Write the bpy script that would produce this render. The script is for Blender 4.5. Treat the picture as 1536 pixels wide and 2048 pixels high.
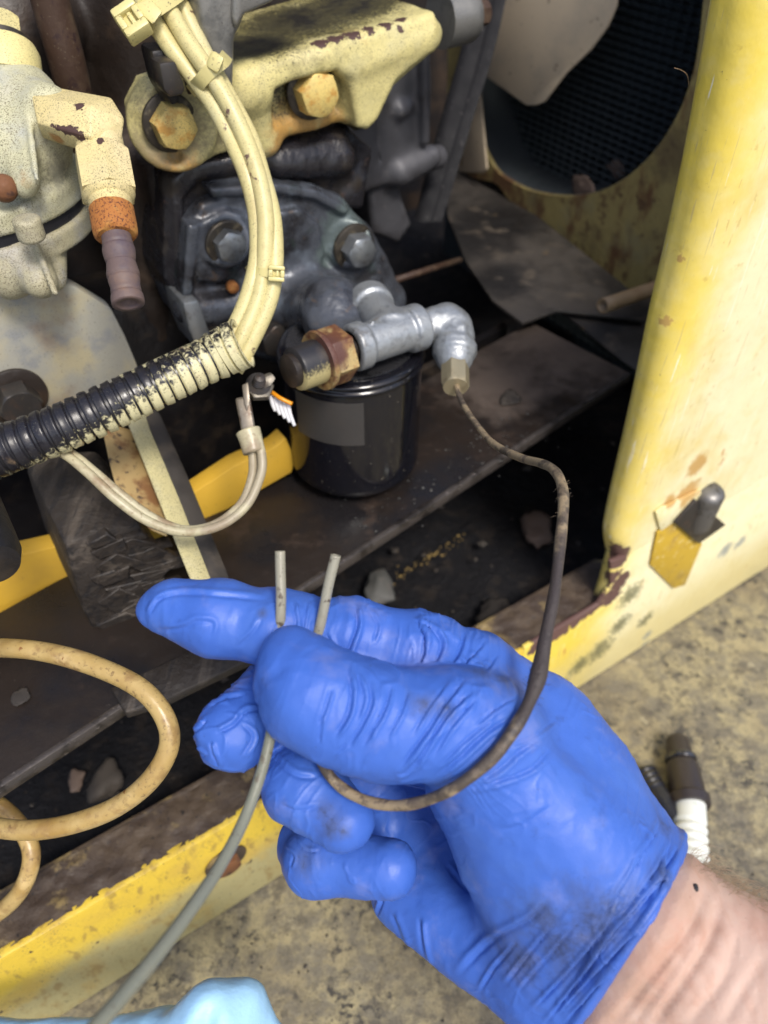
import bpy, bmesh, math, random
import numpy as np
from mathutils import Vector, Matrix, Quaternion
random.seed(7); np.random.seed(7)
S = bpy.context.scene
for o in list(bpy.data.objects): bpy.data.objects.remove(o)

# ------------------------------------------------------------------ camera, sky, sun, exposure
F = 1540.0; H = 0.56; C45 = math.cos(math.radians(45))
cam_d = bpy.data.cameras.new('camera'); cam = bpy.data.objects.new('camera', cam_d)
S.collection.objects.link(cam); S.camera = cam
cam.location = (0, 0, H); cam.rotation_euler = (math.radians(45), 0, 0)
cam_d.sensor_fit = 'VERTICAL'; cam_d.sensor_height = 36; cam_d.sensor_width = 27
cam_d.lens = 36 * F / 2048; cam_d.clip_start = 0.01; cam_d.clip_end = 400
cam_d.dof.use_dof = True; cam_d.dof.focus_distance = 0.30; cam_d.dof.aperture_fstop = 9.0

SUN_AZ, SUN_EL = 152.0, 55.0          # azimuth measured clockwise from +Y (sun stands behind and to the right)
W = bpy.data.worlds.new('World'); S.world = W; W.use_nodes = True
nt = W.node_tree; bg = nt.nodes['Background']
sky = nt.nodes.new('ShaderNodeTexSky'); sky.sky_type = 'NISHITA'; sky.sun_disc = False
sky.sun_elevation = math.radians(SUN_EL); sky.sun_rotation = math.radians(SUN_AZ)
sky.air_density = 1.0; sky.dust_density = 3.0; sky.ozone_density = 1.0
nt.links.new(sky.outputs[0], bg.inputs[0]); bg.inputs[1].default_value = 0.15
sun_d = bpy.data.lights.new('sun', 'SUN'); sun = bpy.data.objects.new('sun', sun_d); S.collection.objects.link(sun)
sun_d.energy = 2.3; sun_d.angle = math.radians(14); sun_d.color = (1, 0.95, 0.87)
_a, _e = math.radians(SUN_AZ), math.radians(SUN_EL)
sdir = Vector((math.sin(_a) * math.cos(_e), math.cos(_a) * math.cos(_e), math.sin(_e)))
sun.rotation_euler = sdir.to_track_quat('Z', 'Y').to_euler(); sun.location = sdir * 5
S.view_settings.view_transform = 'Standard'; S.view_settings.look = 'None'
S.view_settings.exposure = 0.38; S.view_settings.gamma = 1; S.view_settings.use_curve_mapping = False
S.render.engine = 'CYCLES'

# ------------------------------------------------------------------ frames
ANG = math.radians(57)
U = np.array([math.sin(ANG), math.cos(ANG), 0.0])       # along the machine, to the right and away
V = np.array([-math.cos(ANG), math.sin(ANG), 0.0])      # into the machine
Z = np.array([0, 0, 1.0]); CAM = np.array([0, 0, H])
def ray(px, py):
    x = (px - 768) / F; y = -(py - 1024) / F
    return np.array([x, C45 + y * C45, -C45 + y * C45])
def P(px, py, d): return CAM + ray(px, py) * d
def Pz(px, py, z): r = ray(px, py); return CAM + r * ((z - H) / r[2])
def Pv(px, py, s): r = ray(px, py); return CAM + r * (s / r.dot(V))
def Pu(px, py, q): r = ray(px, py); return CAM + r * (q / r.dot(U))
def depth(p): d = p - CAM; return d[1] * C45 - d[2] * C45
def R(rpx, d): return rpx * d / F
def nrm(a): a = np.asarray(a, float); return a / np.linalg.norm(a)

# ------------------------------------------------------------------ materials
def mk(name, base, rough=0.5, metal=0.0, bump=None, layers=(), spec=0.5, sss=0.0, coat=0.0, bump2=None, sheen=0.0):
    m = bpy.data.materials.new(name); m.use_nodes = True
    t = m.node_tree; N = t.nodes; L = t.links
    b = N['Principled BSDF']
    b.inputs['Metallic'].default_value = metal
    b.inputs['Specular IOR Level'].default_value = spec
    if coat: b.inputs['Coat Weight'].default_value = coat; b.inputs['Coat Roughness'].default_value = 0.12
    if sheen: b.inputs['Sheen Weight'].default_value = sheen
    if sss:
        b.inputs['Subsurface Weight'].default_value = sss
        b.inputs['Subsurface Radius'].default_value = (0.006, 0.0025, 0.0015); b.inputs['Subsurface Scale'].default_value = 1.0
    pos = N.new('ShaderNodeNewGeometry').outputs['Position']
    def noise(scale, detail=4, rgh=0.6, stretch=None, dist=0.0, off=None):
        n = N.new('ShaderNodeTexNoise'); n.inputs['Scale'].default_value = scale
        n.inputs['Detail'].default_value = detail; n.inputs['Roughness'].default_value = rgh
        n.inputs['Distortion'].default_value = dist
        src = pos
        if stretch is not None or off is not None:
            mp = N.new('ShaderNodeMapping'); L.new(pos, mp.inputs['Vector'])
            if stretch is not None:
                mp.inputs['Rotation'].default_value = stretch[0]; mp.inputs['Scale'].default_value = stretch[1]
            if off is not None: mp.inputs['Location'].default_value = (off, off * 0.7, off * 1.3)
            src = mp.outputs[0]
        L.new(src, n.inputs['Vector']); return n.outputs['Fac']
    def mr(v, lo, hi, a=0.0, b_=1.0):
        n = N.new('ShaderNodeMapRange'); n.interpolation_type = 'SMOOTHSTEP'
        L.new(v, n.inputs['Value']); n.inputs['From Min'].default_value = lo; n.inputs['From Max'].default_value = hi
        n.inputs['To Min'].default_value = a; n.inputs['To Max'].default_value = b_; return n.outputs['Result']
    def ma(op, a, c):
        n = N.new('ShaderNodeMath'); n.operation = op
        for i, v in enumerate((a, c)):
            if isinstance(v, (int, float)): n.inputs[i].default_value = v
            else: L.new(v, n.inputs[i])
        return n.outputs[0]
    col = None; rg = None; heights = []
    def mixc(fac, c2):
        nonlocal col
        n = N.new('ShaderNodeMix'); n.data_type = 'RGBA'; L.new(fac, n.inputs['Factor'])
        if col is None: n.inputs['A'].default_value = (*base, 1)
        else: L.new(col, n.inputs['A'])
        n.inputs['B'].default_value = (*c2, 1); col = n.outputs['Result']
    def mixr(fac, r2):
        nonlocal rg
        n = N.new('ShaderNodeMix'); n.data_type = 'FLOAT'; L.new(fac, n.inputs['Factor'])
        if rg is None: n.inputs['A'].default_value = rough
        else: L.new(rg, n.inputs['A'])
        n.inputs['B'].default_value = r2; rg = n.outputs['Result']
    for k, ly in enumerate(layers):
        kind = ly['k']
        if kind == 'n':
            mask = mr(noise(ly['s'], ly.get('d', 5), ly.get('r', 0.6), ly.get('st'), ly.get('dist', 0), ly.get('off', k * 3.17)), ly['lo'], ly['hi'])
        elif kind == 's':
            acc = None
            for (c, r) in ly['pts']:
                dn = N.new('ShaderNodeVectorMath'); dn.operation = 'DISTANCE'
                L.new(pos, dn.inputs[0]); dn.inputs[1].default_value = tuple(c)
                q = ma('SUBTRACT', 1.0, ma('DIVIDE', dn.outputs['Value'], r))
                acc = q if acc is None else ma('MAXIMUM', acc, q)
            nz = ma('MULTIPLY', ma('SUBTRACT', noise(ly.get('s', 150), ly.get('d', 5), 0.65, ly.get('st'), off=k * 2.3), 0.5), ly.get('amp', 1.0))
            mask = mr(ma('ADD', acc, nz), ly.get('lo', 0.0), ly.get('hi', 0.4))
        elif kind == 'g':
            dv = np.asarray(ly['dir'], float); dv = dv / ly['len']
            dn = N.new('ShaderNodeVectorMath'); dn.operation = 'DOT_PRODUCT'
            L.new(pos, dn.inputs[0]); dn.inputs[1].default_value = tuple(dv)
            g = ma('SUBTRACT', dn.outputs['Value'], float(dv.dot(np.asarray(ly['p'], float))))
            nz = ma('MULTIPLY', ma('SUBTRACT', noise(ly.get('s', 150), 5, 0.65, off=k * 2.3), 0.5), ly.get('amp', 0.5))
            mask = mr(ma('ADD', g, nz), ly.get('lo', 0.0), ly.get('hi', 1.0))
        if ly.get('mul'):
            s2, lo2, hi2 = ly['mul']; mask = ma('MULTIPLY', mask, mr(noise(s2, 5, 0.65, off=k * 5.1 + 1), lo2, hi2))
        if ly.get('f', 1.0) != 1.0: mask = ma('MULTIPLY', mask, ly['f'])
        mixc(mask, ly['c'])
        if 'ro' in ly: mixr(mask, ly['ro'])
        if 'h' in ly: heights.append(ma('MULTIPLY', mask, ly['h']))
    if col is not None: L.new(col, b.inputs['Base Color'])
    else: b.inputs['Base Color'].default_value = (*base, 1)
    rn = mr(noise(90, 3, 0.6, off=9.0), 0.3, 0.7, -0.07, 0.07)
    rsum = ma('ADD', rg if rg is not None else rough, rn)
    L.new(rsum, b.inputs['Roughness'])
    for bp in (bump, bump2):
        if bp: heights.append(ma('MULTIPLY', noise(bp[0], bp[2] if len(bp) > 2 else 4, 0.6, off=1.7), bp[1]))
    if heights:
        h = heights[0]
        for q in heights[1:]: h = ma('ADD', h, q)
        bn = N.new('ShaderNodeBump'); bn.inputs['Distance'].default_value = 1.0; bn.inputs['Strength'].default_value = 1.0
        L.new(h, bn.inputs['Height']); L.new(bn.outputs[0], b.inputs['Normal'])
    return m
def nl(s, lo, hi, c, **kw): return dict(k='n', s=s, lo=lo, hi=hi, c=c, **kw)
def sp(pts, c, **kw): return dict(k='s', pts=pts, c=c, **kw)

# ------------------------------------------------------------------ objects
def finish(o, label=None, cat=None, group=None, kind=None):
    if label: o['label'] = label
    if cat: o['category'] = cat
    if group: o['group'] = group
    if kind: o['kind'] = kind
    return o
WORLD = {}
def obj(name, vf, mat, parent=None, smooth=True, **kw):
    v, f = vf
    v = np.asarray(v, float); c = v.mean(0)
    me = bpy.data.meshes.new(name)
    me.from_pydata((v - c).tolist() if len(v) < 20000 else [], [], f if len(v) < 20000 else [])
    if len(v) >= 20000:
        fa = np.asarray(f, np.int32); n = len(fa)
        me.vertices.add(len(v)); me.vertices.foreach_set('co', (v - c).astype(np.float32).ravel())
        me.loops.add(n * 4); me.loops.foreach_set('vertex_index', fa.ravel())
        me.polygons.add(n); me.polygons.foreach_set('loop_start', np.arange(0, n * 4, 4, dtype=np.int32))
    me.update(); me.validate()
    if smooth: me.polygons.foreach_set('use_smooth', [True] * len(me.polygons))
    if smooth == 'auto': me.set_sharp_from_angle(angle=math.radians(38))
    me.materials.append(mat)
    o = bpy.data.objects.new(name, me); S.collection.objects.link(o)
    off = np.zeros(3)
    if parent is not None:
        o.parent = parent; off = WORLD[parent.name]
    o.location = Vector(c - off); WORLD[o.name] = c
    return finish(o, **kw)
def thing(name, loc, label, cat, group=None):
    o = bpy.data.objects.new(name, None); S.collection.objects.link(o); o.empty_display_size = 0.01
    o.location = Vector(loc); WORLD[o.name] = np.asarray(loc, float)
    return finish(o, label, cat, group)
def join(*parts):
    V_, F_ = [], []; n = 0
    for v, f in parts:
        V_.extend(np.asarray(v).tolist()); F_.extend([[i + n for i in q] for q in f]); n += len(v)
    return V_, F_

# ------------------------------------------------------------------ mesh builders
def basis(d):
    d = nrm(d); a = np.array([0, 0, 1.0]) if abs(d[2]) < 0.9 else np.array([1.0, 0, 0])
    x = nrm(np.cross(a, d)); return x, np.cross(d, x), d
def spline(pts, n=12):
    p = np.asarray(pts, float)
    p = np.vstack([2 * p[0] - p[1], p, 2 * p[-1] - p[-2]]); out = []
    for i in range(1, len(p) - 2):
        a, b, c, d = p[i - 1], p[i], p[i + 1], p[i + 2]
        for k in range(n):
            t = k / n
            out.append(0.5 * (2 * b + (c - a) * t + (2 * a - 5 * b + 4 * c - d) * t * t + (3 * b - a - 3 * c + d) * t ** 3))
    out.append(p[-2]); return np.array(out)
def tube(path, rad, segs=14, cap=True, hollow=0.0):
    path = np.asarray(path, float); n = len(path)
    rad = np.full(n, rad) if np.isscalar(rad) else np.asarray(rad, float)
    T = np.gradient(path, axis=0); T /= np.linalg.norm(T, axis=1)[:, None] + 1e-12
    x, y, _ = basis(T[0]); vs = []; fs = []
    ang = np.linspace(0, 2 * np.pi, segs, endpoint=False)
    for i in range(n):
        x = nrm(x - T[i] * x.dot(T[i])); y = np.cross(T[i], x)
        vs.append(path[i] + rad[i] * (np.cos(ang)[:, None] * x + np.sin(ang)[:, None] * y))
    if hollow:                                           # cut end showing the bore
        for (i, sgn) in ((n - 1, -1),):
            c = path[i]
            vs.append(c + (vs[i] - c) * hollow); vs.append(c + (vs[i] - c) * hollow - T[i] * rad[i] * 5)
    m = len(vs)
    for i in range(m - 1):
        for k in range(segs):
            k2 = (k + 1) % segs
            fs.append([i * segs + k, i * segs + k2, (i + 1) * segs + k2, (i + 1) * segs + k])
    if cap:
        fs.append(list(range(segs))[::-1]); fs.append([(m - 1) * segs + k for k in range(segs)])
    return np.vstack(vs), fs
def lathe(p0, ax, prof, segs=40, rot=0.0):
    """prof: list of (t along ax in m, r)"""
    x, y, d = basis(ax); p0 = np.asarray(p0, float); vs = []; fs = []
    for (t, r) in prof:
        for k in range(segs):
            a = 2 * math.pi * k / segs + rot
            vs.append(p0 + d * t + r * (math.cos(a) * x + math.sin(a) * y))
    n = len(prof)
    for i in range(n - 1):
        for k in range(segs):
            k2 = (k + 1) % segs
            fs.append([i * segs + k, i * segs + k2, (i + 1) * segs + k2, (i + 1) * segs + k])
    if prof[0][1] > 1e-6: fs.append(list(range(segs))[::-1])
    if prof[-1][1] > 1e-6: fs.append([(n - 1) * segs + k for k in range(segs)])
    return vs, fs
def hexa(p0, ax, r, h, rot=0.0, ch=0.12, n=6):
    """hex head with chamfered corners, base at p0"""
    x, y, d = basis(ax); p0 = np.asarray(p0, float); vs = []; fs = []
    m = n * 4
    def rr(a): s = math.pi / n; return r * math.cos(s) / math.cos(((a + s) % (2 * s)) - s)
    rows = [(0, 0), (h * (1 - ch), 0), (h * (1 - ch * .35), 1), (h, 2)]
    for (t, mode) in rows:
        for k in range(m):
            a = 2 * math.pi * k / m; q = rr(a)
            if mode == 1: q = min(q, r * 0.94)
            if mode == 2: q = min(q, r * 0.86)
            vs.append(p0 + d * t + q * (math.cos(a + rot) * x + math.sin(a + rot) * y))
    for i in range(len(rows) - 1):
        for k in range(m):
            k2 = (k + 1) % m; fs.append([i * m + k, i * m + k2, (i + 1) * m + k2, (i + 1) * m + k])
    fs.append(list(range(m))[::-1]); fs.append([(len(rows) - 1) * m + k for k in range(m)])
    return vs, fs
def plate(front, thick, bev=0.001, seg=2):
    """front: world outline; thick: vector away from the front face"""
    bm = bmesh.new(); fr = [bm.verts.new(Vector(p)) for p in front]
    f = bm.faces.new(fr); r = bmesh.ops.extrude_face_region(bm, geom=[f])
    vs = [g for g in r['geom'] if isinstance(g, bmesh.types.BMVert)]
    for v in vs: v.co += Vector(thick)
    bmesh.ops.recalc_face_normals(bm, faces=bm.faces)
    if bev: bmesh.ops.bevel(bm, geom=list(bm.edges), offset=bev, segments=seg, profile=0.5, affect='EDGES', clamp_overlap=True)
    bm.verts.ensure_lookup_table(); bm.verts.index_update()
    v = [tuple(q.co) for q in bm.verts]; fc = [[q.index for q in g.verts] for g in bm.faces]; bm.free(); return v, fc
def box(c, ax, sz, bev=0.001):
    c = np.asarray(c, float); a, b, d = [np.asarray(q) * s / 2 for q, s in zip(ax, sz)]
    return plate([c - a - b - d, c + a - b - d, c + a + b - d, c - a + b - d], d * 2, bev)
def vnoise(p, scale, seed=0, octv=3):
    p = np.asarray(p, np.float64) * scale; out = np.zeros(len(p)); amp = 1.0; tot = 0
    for o in range(octv):
        i = np.floor(p).astype(np.int64); f = p - i; f = f * f * (3 - 2 * f)
        def hsh(a, b, c):
            h = (a * 374761393 + b * 668265263 + c * 2147483647 + (seed + o) * 974634777) & 0xffffffff
            h = ((h ^ (h >> 13)) * 1274126177) & 0xffffffff
            return ((h ^ (h >> 16)) & 0xffff) / 65535.0
        r = 0
        for a in (0, 1):
            for b in (0, 1):
                for c in (0, 1):
                    w = (f[:, 0] if a else 1 - f[:, 0]) * (f[:, 1] if b else 1 - f[:, 1]) * (f[:, 2] if c else 1 - f[:, 2])
                    r = r + w * hsh(i[:, 0] + a, i[:, 1] + b, i[:, 2] + c)
        out += amp * (r - 0.5) * 2; tot += amp; amp *= 0.5; p = p * 2.03 + 11.3
    return out / tot

# ------------------------------------------------------------------ signed distance castings
def rcone(a, b, r1, r2):
    a = np.asarray(a, np.float32); b = np.asarray(b, np.float32); ba = b - a; q = float(ba.dot(ba)) + 1e-12
    def f(p):
        pa = p - a; h = np.clip(pa @ ba / q, 0, 1)
        return np.linalg.norm(pa - h[:, None] * ba, axis=1) - (r1 + (r2 - r1) * h)
    return f
def cyl(a, b, r, rd=0.001):
    a = np.asarray(a, np.float32); b = np.asarray(b, np.float32); L_ = float(np.linalg.norm(b - a)); d = (b - a) / L_
    def f(p):
        pa = p - a; t = pa @ d; ra = np.linalg.norm(pa - t[:, None] * d, axis=1)
        dx = ra - (r - rd); dy = np.abs(t - L_ / 2) - (L_ / 2 - rd)
        return np.minimum(np.maximum(dx, dy), 0) + np.hypot(np.maximum(dx, 0), np.maximum(dy, 0)) - rd
    return f
def prism(poly, s, th, rd=0.002):
    """poly: pixel outline lying on the vertical plane at distance s along V, extruded th deeper"""
    q = np.array([[Pv(x, y, s).dot(U), Pv(x, y, s)[2]] for x, y in poly], np.float32); n = len(q)
    Uf = U.astype(np.float32); Vf = V.astype(np.float32)
    def f(p):
        w = np.stack([p @ Uf, p[:, 2]], 1); d = np.full(len(p), 1e9, np.float32); sg = np.ones(len(p), np.float32)
        j = n - 1
        for i in range(n):
            e = q[j] - q[i]; wi = w - q[i]
            b = wi - e * np.clip(wi @ e / (e @ e + 1e-12), 0, 1)[:, None]
            d = np.minimum(d, (b * b).sum(1))
            c1 = w[:, 1] >= q[i, 1]; c2 = w[:, 1] < q[j, 1]; c3 = e[0] * wi[:, 1] > e[1] * wi[:, 0]
            fl = (c1 & c2 & c3) | (~c1 & ~c2 & ~c3); sg[fl] *= -1; j = i
        dx = sg * np.sqrt(d) + rd; dy = np.abs(p @ Vf - (s + th / 2)) - th / 2 + rd
        return np.minimum(np.maximum(dx, dy), 0) + np.hypot(np.maximum(dx, 0), np.maximum(dy, 0)) - rd
    f.q = [Pv(x, y, s) for x, y in poly] + [Pv(x, y, s) + V * th for x, y in poly]
    return f
def half(p0, n):
    p0 = np.asarray(p0, np.float32); n = np.asarray(nrm(n), np.float32)
    return lambda p: (p - p0) @ n
def smin(a, b, k):
    h = np.maximum(k - np.abs(a - b), 0) / k; return np.minimum(a, b) - h * h * k * 0.25
def csg(ops):
    def f(p):
        d = None
        for op, g, k in ops:
            e = g(p)
            if d is None: d = e
            elif op == 'u': d = smin(d, e, k)
            else: d = -smin(-d, e, k)
        return d
    return f
def polygonise(f, lo, hi, h, newton=1):
    lo = np.asarray(lo, np.float64) - 3 * h; hi = np.asarray(hi) + 3 * h; B = 8
    nb = np.ceil((hi - lo) / (h * B)).astype(int); n = nb * B
    gx, gy, gz = [lo[i] + (np.arange(nb[i]) + 0.5) * B * h for i in range(3)]
    cc = np.stack(np.meshgrid(gx, gy, gz, indexing='ij'), -1).reshape(-1, 3).astype(np.float32)
    cd = f(cc).reshape(nb); near = np.abs(cd) < B * h * 1.15
    grid = np.repeat(np.repeat(np.repeat(cd, B, 0), B, 1), B, 2).astype(np.float32)
    msk = np.repeat(np.repeat(np.repeat(near, B, 0), B, 1), B, 2)
    idx = np.argwhere(msk); pts = (lo + idx * h).astype(np.float32)
    vals = np.concatenate([f(pts[i:i + 400000]) for i in range(0, len(pts), 400000)]) if len(pts) else np.zeros(0)
    grid[msk] = vals
    sg = grid < 0
    c8 = [(a, b, c) for a in (0, 1) for b in (0, 1) for c in (0, 1)]
    N1 = n - 1
    def sub(A, o): return A[o[0]:o[0] + N1[0], o[1]:o[1] + N1[1], o[2]:o[2] + N1[2]]
    cnt = np.zeros(N1, np.int8)
    for o in c8: cnt += sub(sg, o)
    act = (cnt > 0) & (cnt < 8); ai = np.argwhere(act)
    vid = np.full(N1, -1, np.int32); vid[act] = np.arange(len(ai))
    D = np.stack([grid[ai[:, 0] + o[0], ai[:, 1] + o[1], ai[:, 2] + o[2]] for o in c8], 1)
    acc = np.zeros((len(ai), 3)); num = np.zeros(len(ai)); c8a = np.array(c8, float)
    for i in range(8):
        for j in range(i + 1, 8):
            if np.abs(c8a[i] - c8a[j]).sum() != 1: continue
            cr = (D[:, i] < 0) != (D[:, j] < 0); t = D[:, i] / (D[:, i] - D[:, j] + 1e-20)
            pt = c8a[i] + np.clip(t, 0, 1)[:, None] * (c8a[j] - c8a[i])
            acc[cr] += pt[cr]; num[cr] += 1
    vs = lo + (ai + acc / num[:, None]) * h; fs = []
    for ax in range(3):
        o = [0, 0, 0]; o[ax] = 1
        a = sg[:n[0] - o[0], :n[1] - o[1], :n[2] - o[2]]; b = sg[o[0]:, o[1]:, o[2]:]
        e = np.argwhere(a != b); b1, b2 = [(1, 2), (2, 0), (0, 1)][ax]
        ok = (e[:, b1] > 0) & (e[:, b2] > 0) & (e[:, 0] < N1[0]) & (e[:, 1] < N1[1]) & (e[:, 2] < N1[2]); e = e[ok]
        s = a[e[:, 0], e[:, 1], e[:, 2]]
        q = []
        for (d1, d2) in ((0, 0), (-1, 0), (-1, -1), (0, -1)):
            w = e.copy(); w[:, b1] += d1; w[:, b2] += d2; q.append(vid[w[:, 0], w[:, 1], w[:, 2]])
        q = np.stack(q, 1); q[~s] = q[~s][:, ::-1]; fs.append(q[(q >= 0).all(1)])
    fs = np.concatenate(fs)
    ed = np.concatenate([fs[:, [0, 1]], fs[:, [1, 2]], fs[:, [2, 3]], fs[:, [3, 0]]])
    for _ in range(newton):
        g = np.zeros_like(vs); w = np.bincount(ed.ravel(), minlength=len(vs)).astype(float)
        for k in range(3):
            g[:, k] = np.bincount(ed[:, 0], vs[ed[:, 1], k], len(vs)) + np.bincount(ed[:, 1], vs[ed[:, 0], k], len(vs))
        vs = 0.4 * vs + 0.6 * g / np.maximum(w, 1)[:, None]
        p = vs.astype(np.float32); e = h * 0.6; d0 = f(p)
        gr = np.stack([f(p + np.float32(e) * np.eye(3, dtype=np.float32)[k]) - d0 for k in range(3)], 1)
        gr /= np.linalg.norm(gr, axis=1)[:, None] + 1e-9
        vs = vs - gr * np.clip(d0, -h, h)[:, None]
    return vs, fs
def vnormals(v, f):
    f = np.asarray(f); n = np.cross(v[f[:, 2]] - v[f[:, 0]], v[f[:, 3]] - v[f[:, 1]]); o = np.zeros_like(v)
    for k in range(4):
        for a in range(3): o[:, a] += np.bincount(f[:, k], n[:, a], len(v))
    return o / (np.linalg.norm(o, axis=1)[:, None] + 1e-12)
def sdfmesh(ops, pts, h, pad=0.02, rough=None):
    pts = np.asarray(pts); f = csg(ops); v, q = polygonise(f, pts.min(0) - pad, pts.max(0) + pad, h)
    if rough:
        n = vnormals(v, q)
        for (sc, am, sd) in rough: v = v + n * (vnoise(v, sc, sd) * am)[:, None]
    return v, q
def hull(points, bev=0.0008, seg=2):
    bm = bmesh.new()
    for p in points: bm.verts.new(Vector(p))
    r = bmesh.ops.convex_hull(bm, input=list(bm.verts))
    bmesh.ops.delete(bm, geom=list({g for g in r['geom_interior'] + r['geom_unused'] if isinstance(g, bmesh.types.BMVert)}), context='VERTS')
    bmesh.ops.dissolve_limit(bm, angle_limit=math.radians(9), verts=list(bm.verts), edges=list(bm.edges))
    bmesh.ops.recalc_face_normals(bm, faces=bm.faces)
    if bev: bmesh.ops.bevel(bm, geom=list(bm.edges), offset=bev, segments=seg, profile=0.5, affect='EDGES', clamp_overlap=True)
    bm.verts.index_update(); v = [tuple(q.co) for q in bm.verts]; f = [[q.index for q in g.verts] for g in bm.faces]; bm.free(); return v, f
def to_px(v):
    d = v - CAM; f = d[:, 1] * C45 - d[:, 2] * C45; up = d[:, 1] * C45 + d[:, 2] * C45
    return 768 + F * d[:, 0] / f, 1024 - F * up / f, f
def fold(v, n, line, w, amp, gate, one_sided=0.8):
    """raise a soft fold with a crease beside it along a line; amp in m, w in pixels of the photograph"""
    X, Y, D = to_px(v); L = np.asarray(line, float)
    L = spline(np.c_[L, np.zeros(len(L))], 6)[:, :2] if len(L) > 2 else L
    near = gate & (X > L[:, 0].min() - 4 * w) & (X < L[:, 0].max() + 4 * w) & (Y > L[:, 1].min() - 4 * w) & (Y < L[:, 1].max() + 4 * w)
    idx = np.where(near)[0]
    if not len(idx): return
    q = np.stack([X[idx], Y[idx]], 1); best = np.full(len(idx), 1e9); sgn = np.zeros(len(idx)); par = np.zeros(len(idx))
    sl = np.linalg.norm(np.diff(L, axis=0), axis=1); cum = np.r_[0, np.cumsum(sl)]
    for i in range(len(L) - 1):
        a, b = L[i], L[i + 1]; e = b - a; l2 = e @ e + 1e-9
        t = np.clip((q - a) @ e / l2, 0, 1); dv = q - a - t[:, None] * e; d = np.hypot(dv[:, 0], dv[:, 1])
        m = d < best; best[m] = d[m]; sgn[m] = np.sign(e[0] * dv[m, 1] - e[1] * dv[m, 0]); par[m] = (cum[i] + t[m] * sl[i]) / cum[-1]
    sd = best * sgn; tp = np.clip(np.minimum(par, 1 - par) / .22, 0, 1); tp = tp * tp * (3 - 2 * tp)
    tp = np.where((par <= 0) | (par >= 1), tp * np.exp(-(best / w) ** 2), tp)
    vw = CAM - v[idx]; vw /= np.linalg.norm(vw, axis=1)[:, None]
    fc = np.clip(((n[idx] * vw).sum(1) + .05) / .35, 0, 1)
    g = np.exp(-(sd / w) ** 2) - one_sided * np.exp(-((sd - 1.5 * w) / (.75 * w)) ** 2)
    v[idx] += n[idx] * (amp * g * tp * fc)[:, None]
# ------------------------------------------------------------------ material set
RUST = (0.30, 0.105, 0.025); DRUST = (0.075, 0.035, 0.02); OIL = (0.012, 0.011, 0.010)
def cream(name, base=(0.62, 0.54, 0.25), speck=0.5, rust=(), oil=(), chips=(), extra=(), rough=0.55, green=0.6):
    ly = [nl(60, 0.45, 0.75, (base[0] * .72, base[1] * .78, base[2] * 1.15), f=green),
          nl(28, 0.52, 0.8, (base[0] * 1.1, base[1] * 1.1, base[2] * 1.5), f=0.6)]
    if rust: ly.append(sp(rust, (0.42, 0.21, 0.045), s=130, amp=1.6, lo=0.0, hi=0.7, f=0.85))
    ly += [nl(1700, 0.57 - 0.06 * speck, 0.66 - 0.06 * speck, (0.11, 0.09, 0.05), d=4, mul=(70, 0.22, 0.60), f=0.9), nl(330, .55, .75, (base[0] * .55, base[1] * .52, base[2] * .6), f=.5)]
    if oil: ly.append(sp(oil, (0.10, 0.085, 0.02), s=60, amp=1.6, lo=-0.1, hi=0.5, ro=0.4, f=.8)); ly.append(sp(oil, (0.016, 0.014, 0.009), s=75, amp=3.2, lo=0.40, hi=1.25, ro=0.38)); ly.append(sp(oil, (0.012, 0.011, 0.009), s=700, amp=2.2, lo=0.2, hi=0.4, ro=0.4, f=.8))
    if chips: ly.append(sp(chips, (0.07, 0.035, 0.028), s=260, amp=2.2, lo=0.25, hi=0.33, h=-0.0002))
    ly += list(extra)
    return mk(name, base, rough, bump=(750, 0.00022, 4), bump2=(180, 0.0003, 3), layers=ly)
M = {}
M['cable'] = mk('cable_cream_paint', (0.57, 0.50, 0.235), 0.42, bump=(300, 0.00012), layers=[
    nl(45, 0.5, 0.75, (0.52, 0.49, 0.30), f=.7), nl(260, .5, .72, (.44, .37, .17), f=.6), nl(1500, 0.585, 0.66, (0.10, 0.08, 0.05), d=4, mul=(70, .28, .6), f=.85),
    nl(95, 0.66, 0.69, (0.13, 0.08, 0.06)), nl(30, .55, .75, (.40, .30, .13), f=.55)])
M['tie'] = mk('tie_cream_paint', (0.58, 0.51, 0.22), 0.4, bump=(400, 0.0001), layers=[
    nl(700, 0.60, 0.66, (0.12, 0.09, 0.06), mul=(90, .4, .6)), nl(120, .66, .7, (.03, .03, .035))])
M['black_plastic'] = mk('black_plastic', (0.014, 0.014, 0.018), 0.32, bump=(500, 0.00006), layers=[nl(150, .6, .75, (.05, .04, .035), f=.6)])
M['black_gloss'] = mk('black_gloss_enamel', (0.006, 0.006, 0.009), 0.09, spec=0.6, layers=[
    nl(600, .70, .74, (.20, .18, .14), d=2), nl(40, .55, .8, (.012, .010, .009), ro=.35, f=.7)])
M['rim_metal'] = mk('dark_rim_metal', (0.10, 0.10, 0.11), 0.25, 0.8, layers=[nl(60, .5, .7, (.02, .02, .02), ro=.4)])
M['grey_label'] = mk('grey_label', (0.045, 0.042, 0.040), 0.55, layers=[nl(60, .45, .75, (.05, .045, .042))])
M['galv'] = mk('galvanised_iron', (0.33, 0.35, 0.37), 0.40, 0.55, bump=(260, 0.00025, 5), bump2=(1200, 0.00007), layers=[
    nl(170, .5, .7, (.20, .21, .22), f=.8), nl(900, .58, .68, (.16, .155, .15), f=.6), nl(60, .58, .72, (.12, .11, .10), ro=.5, f=.7),
    nl(35, .66, .76, (.22, .15, .08), f=.5)])
M['steel'] = mk('bolt_steel', (0.30, 0.32, 0.34), 0.36, 0.75, bump=(700, 0.00008), layers=[
    nl(200, .5, .7, (.14, .13, .12), ro=.5, f=.7), nl(80, .6, .75, (.16, .10, .06), f=.5)])
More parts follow.
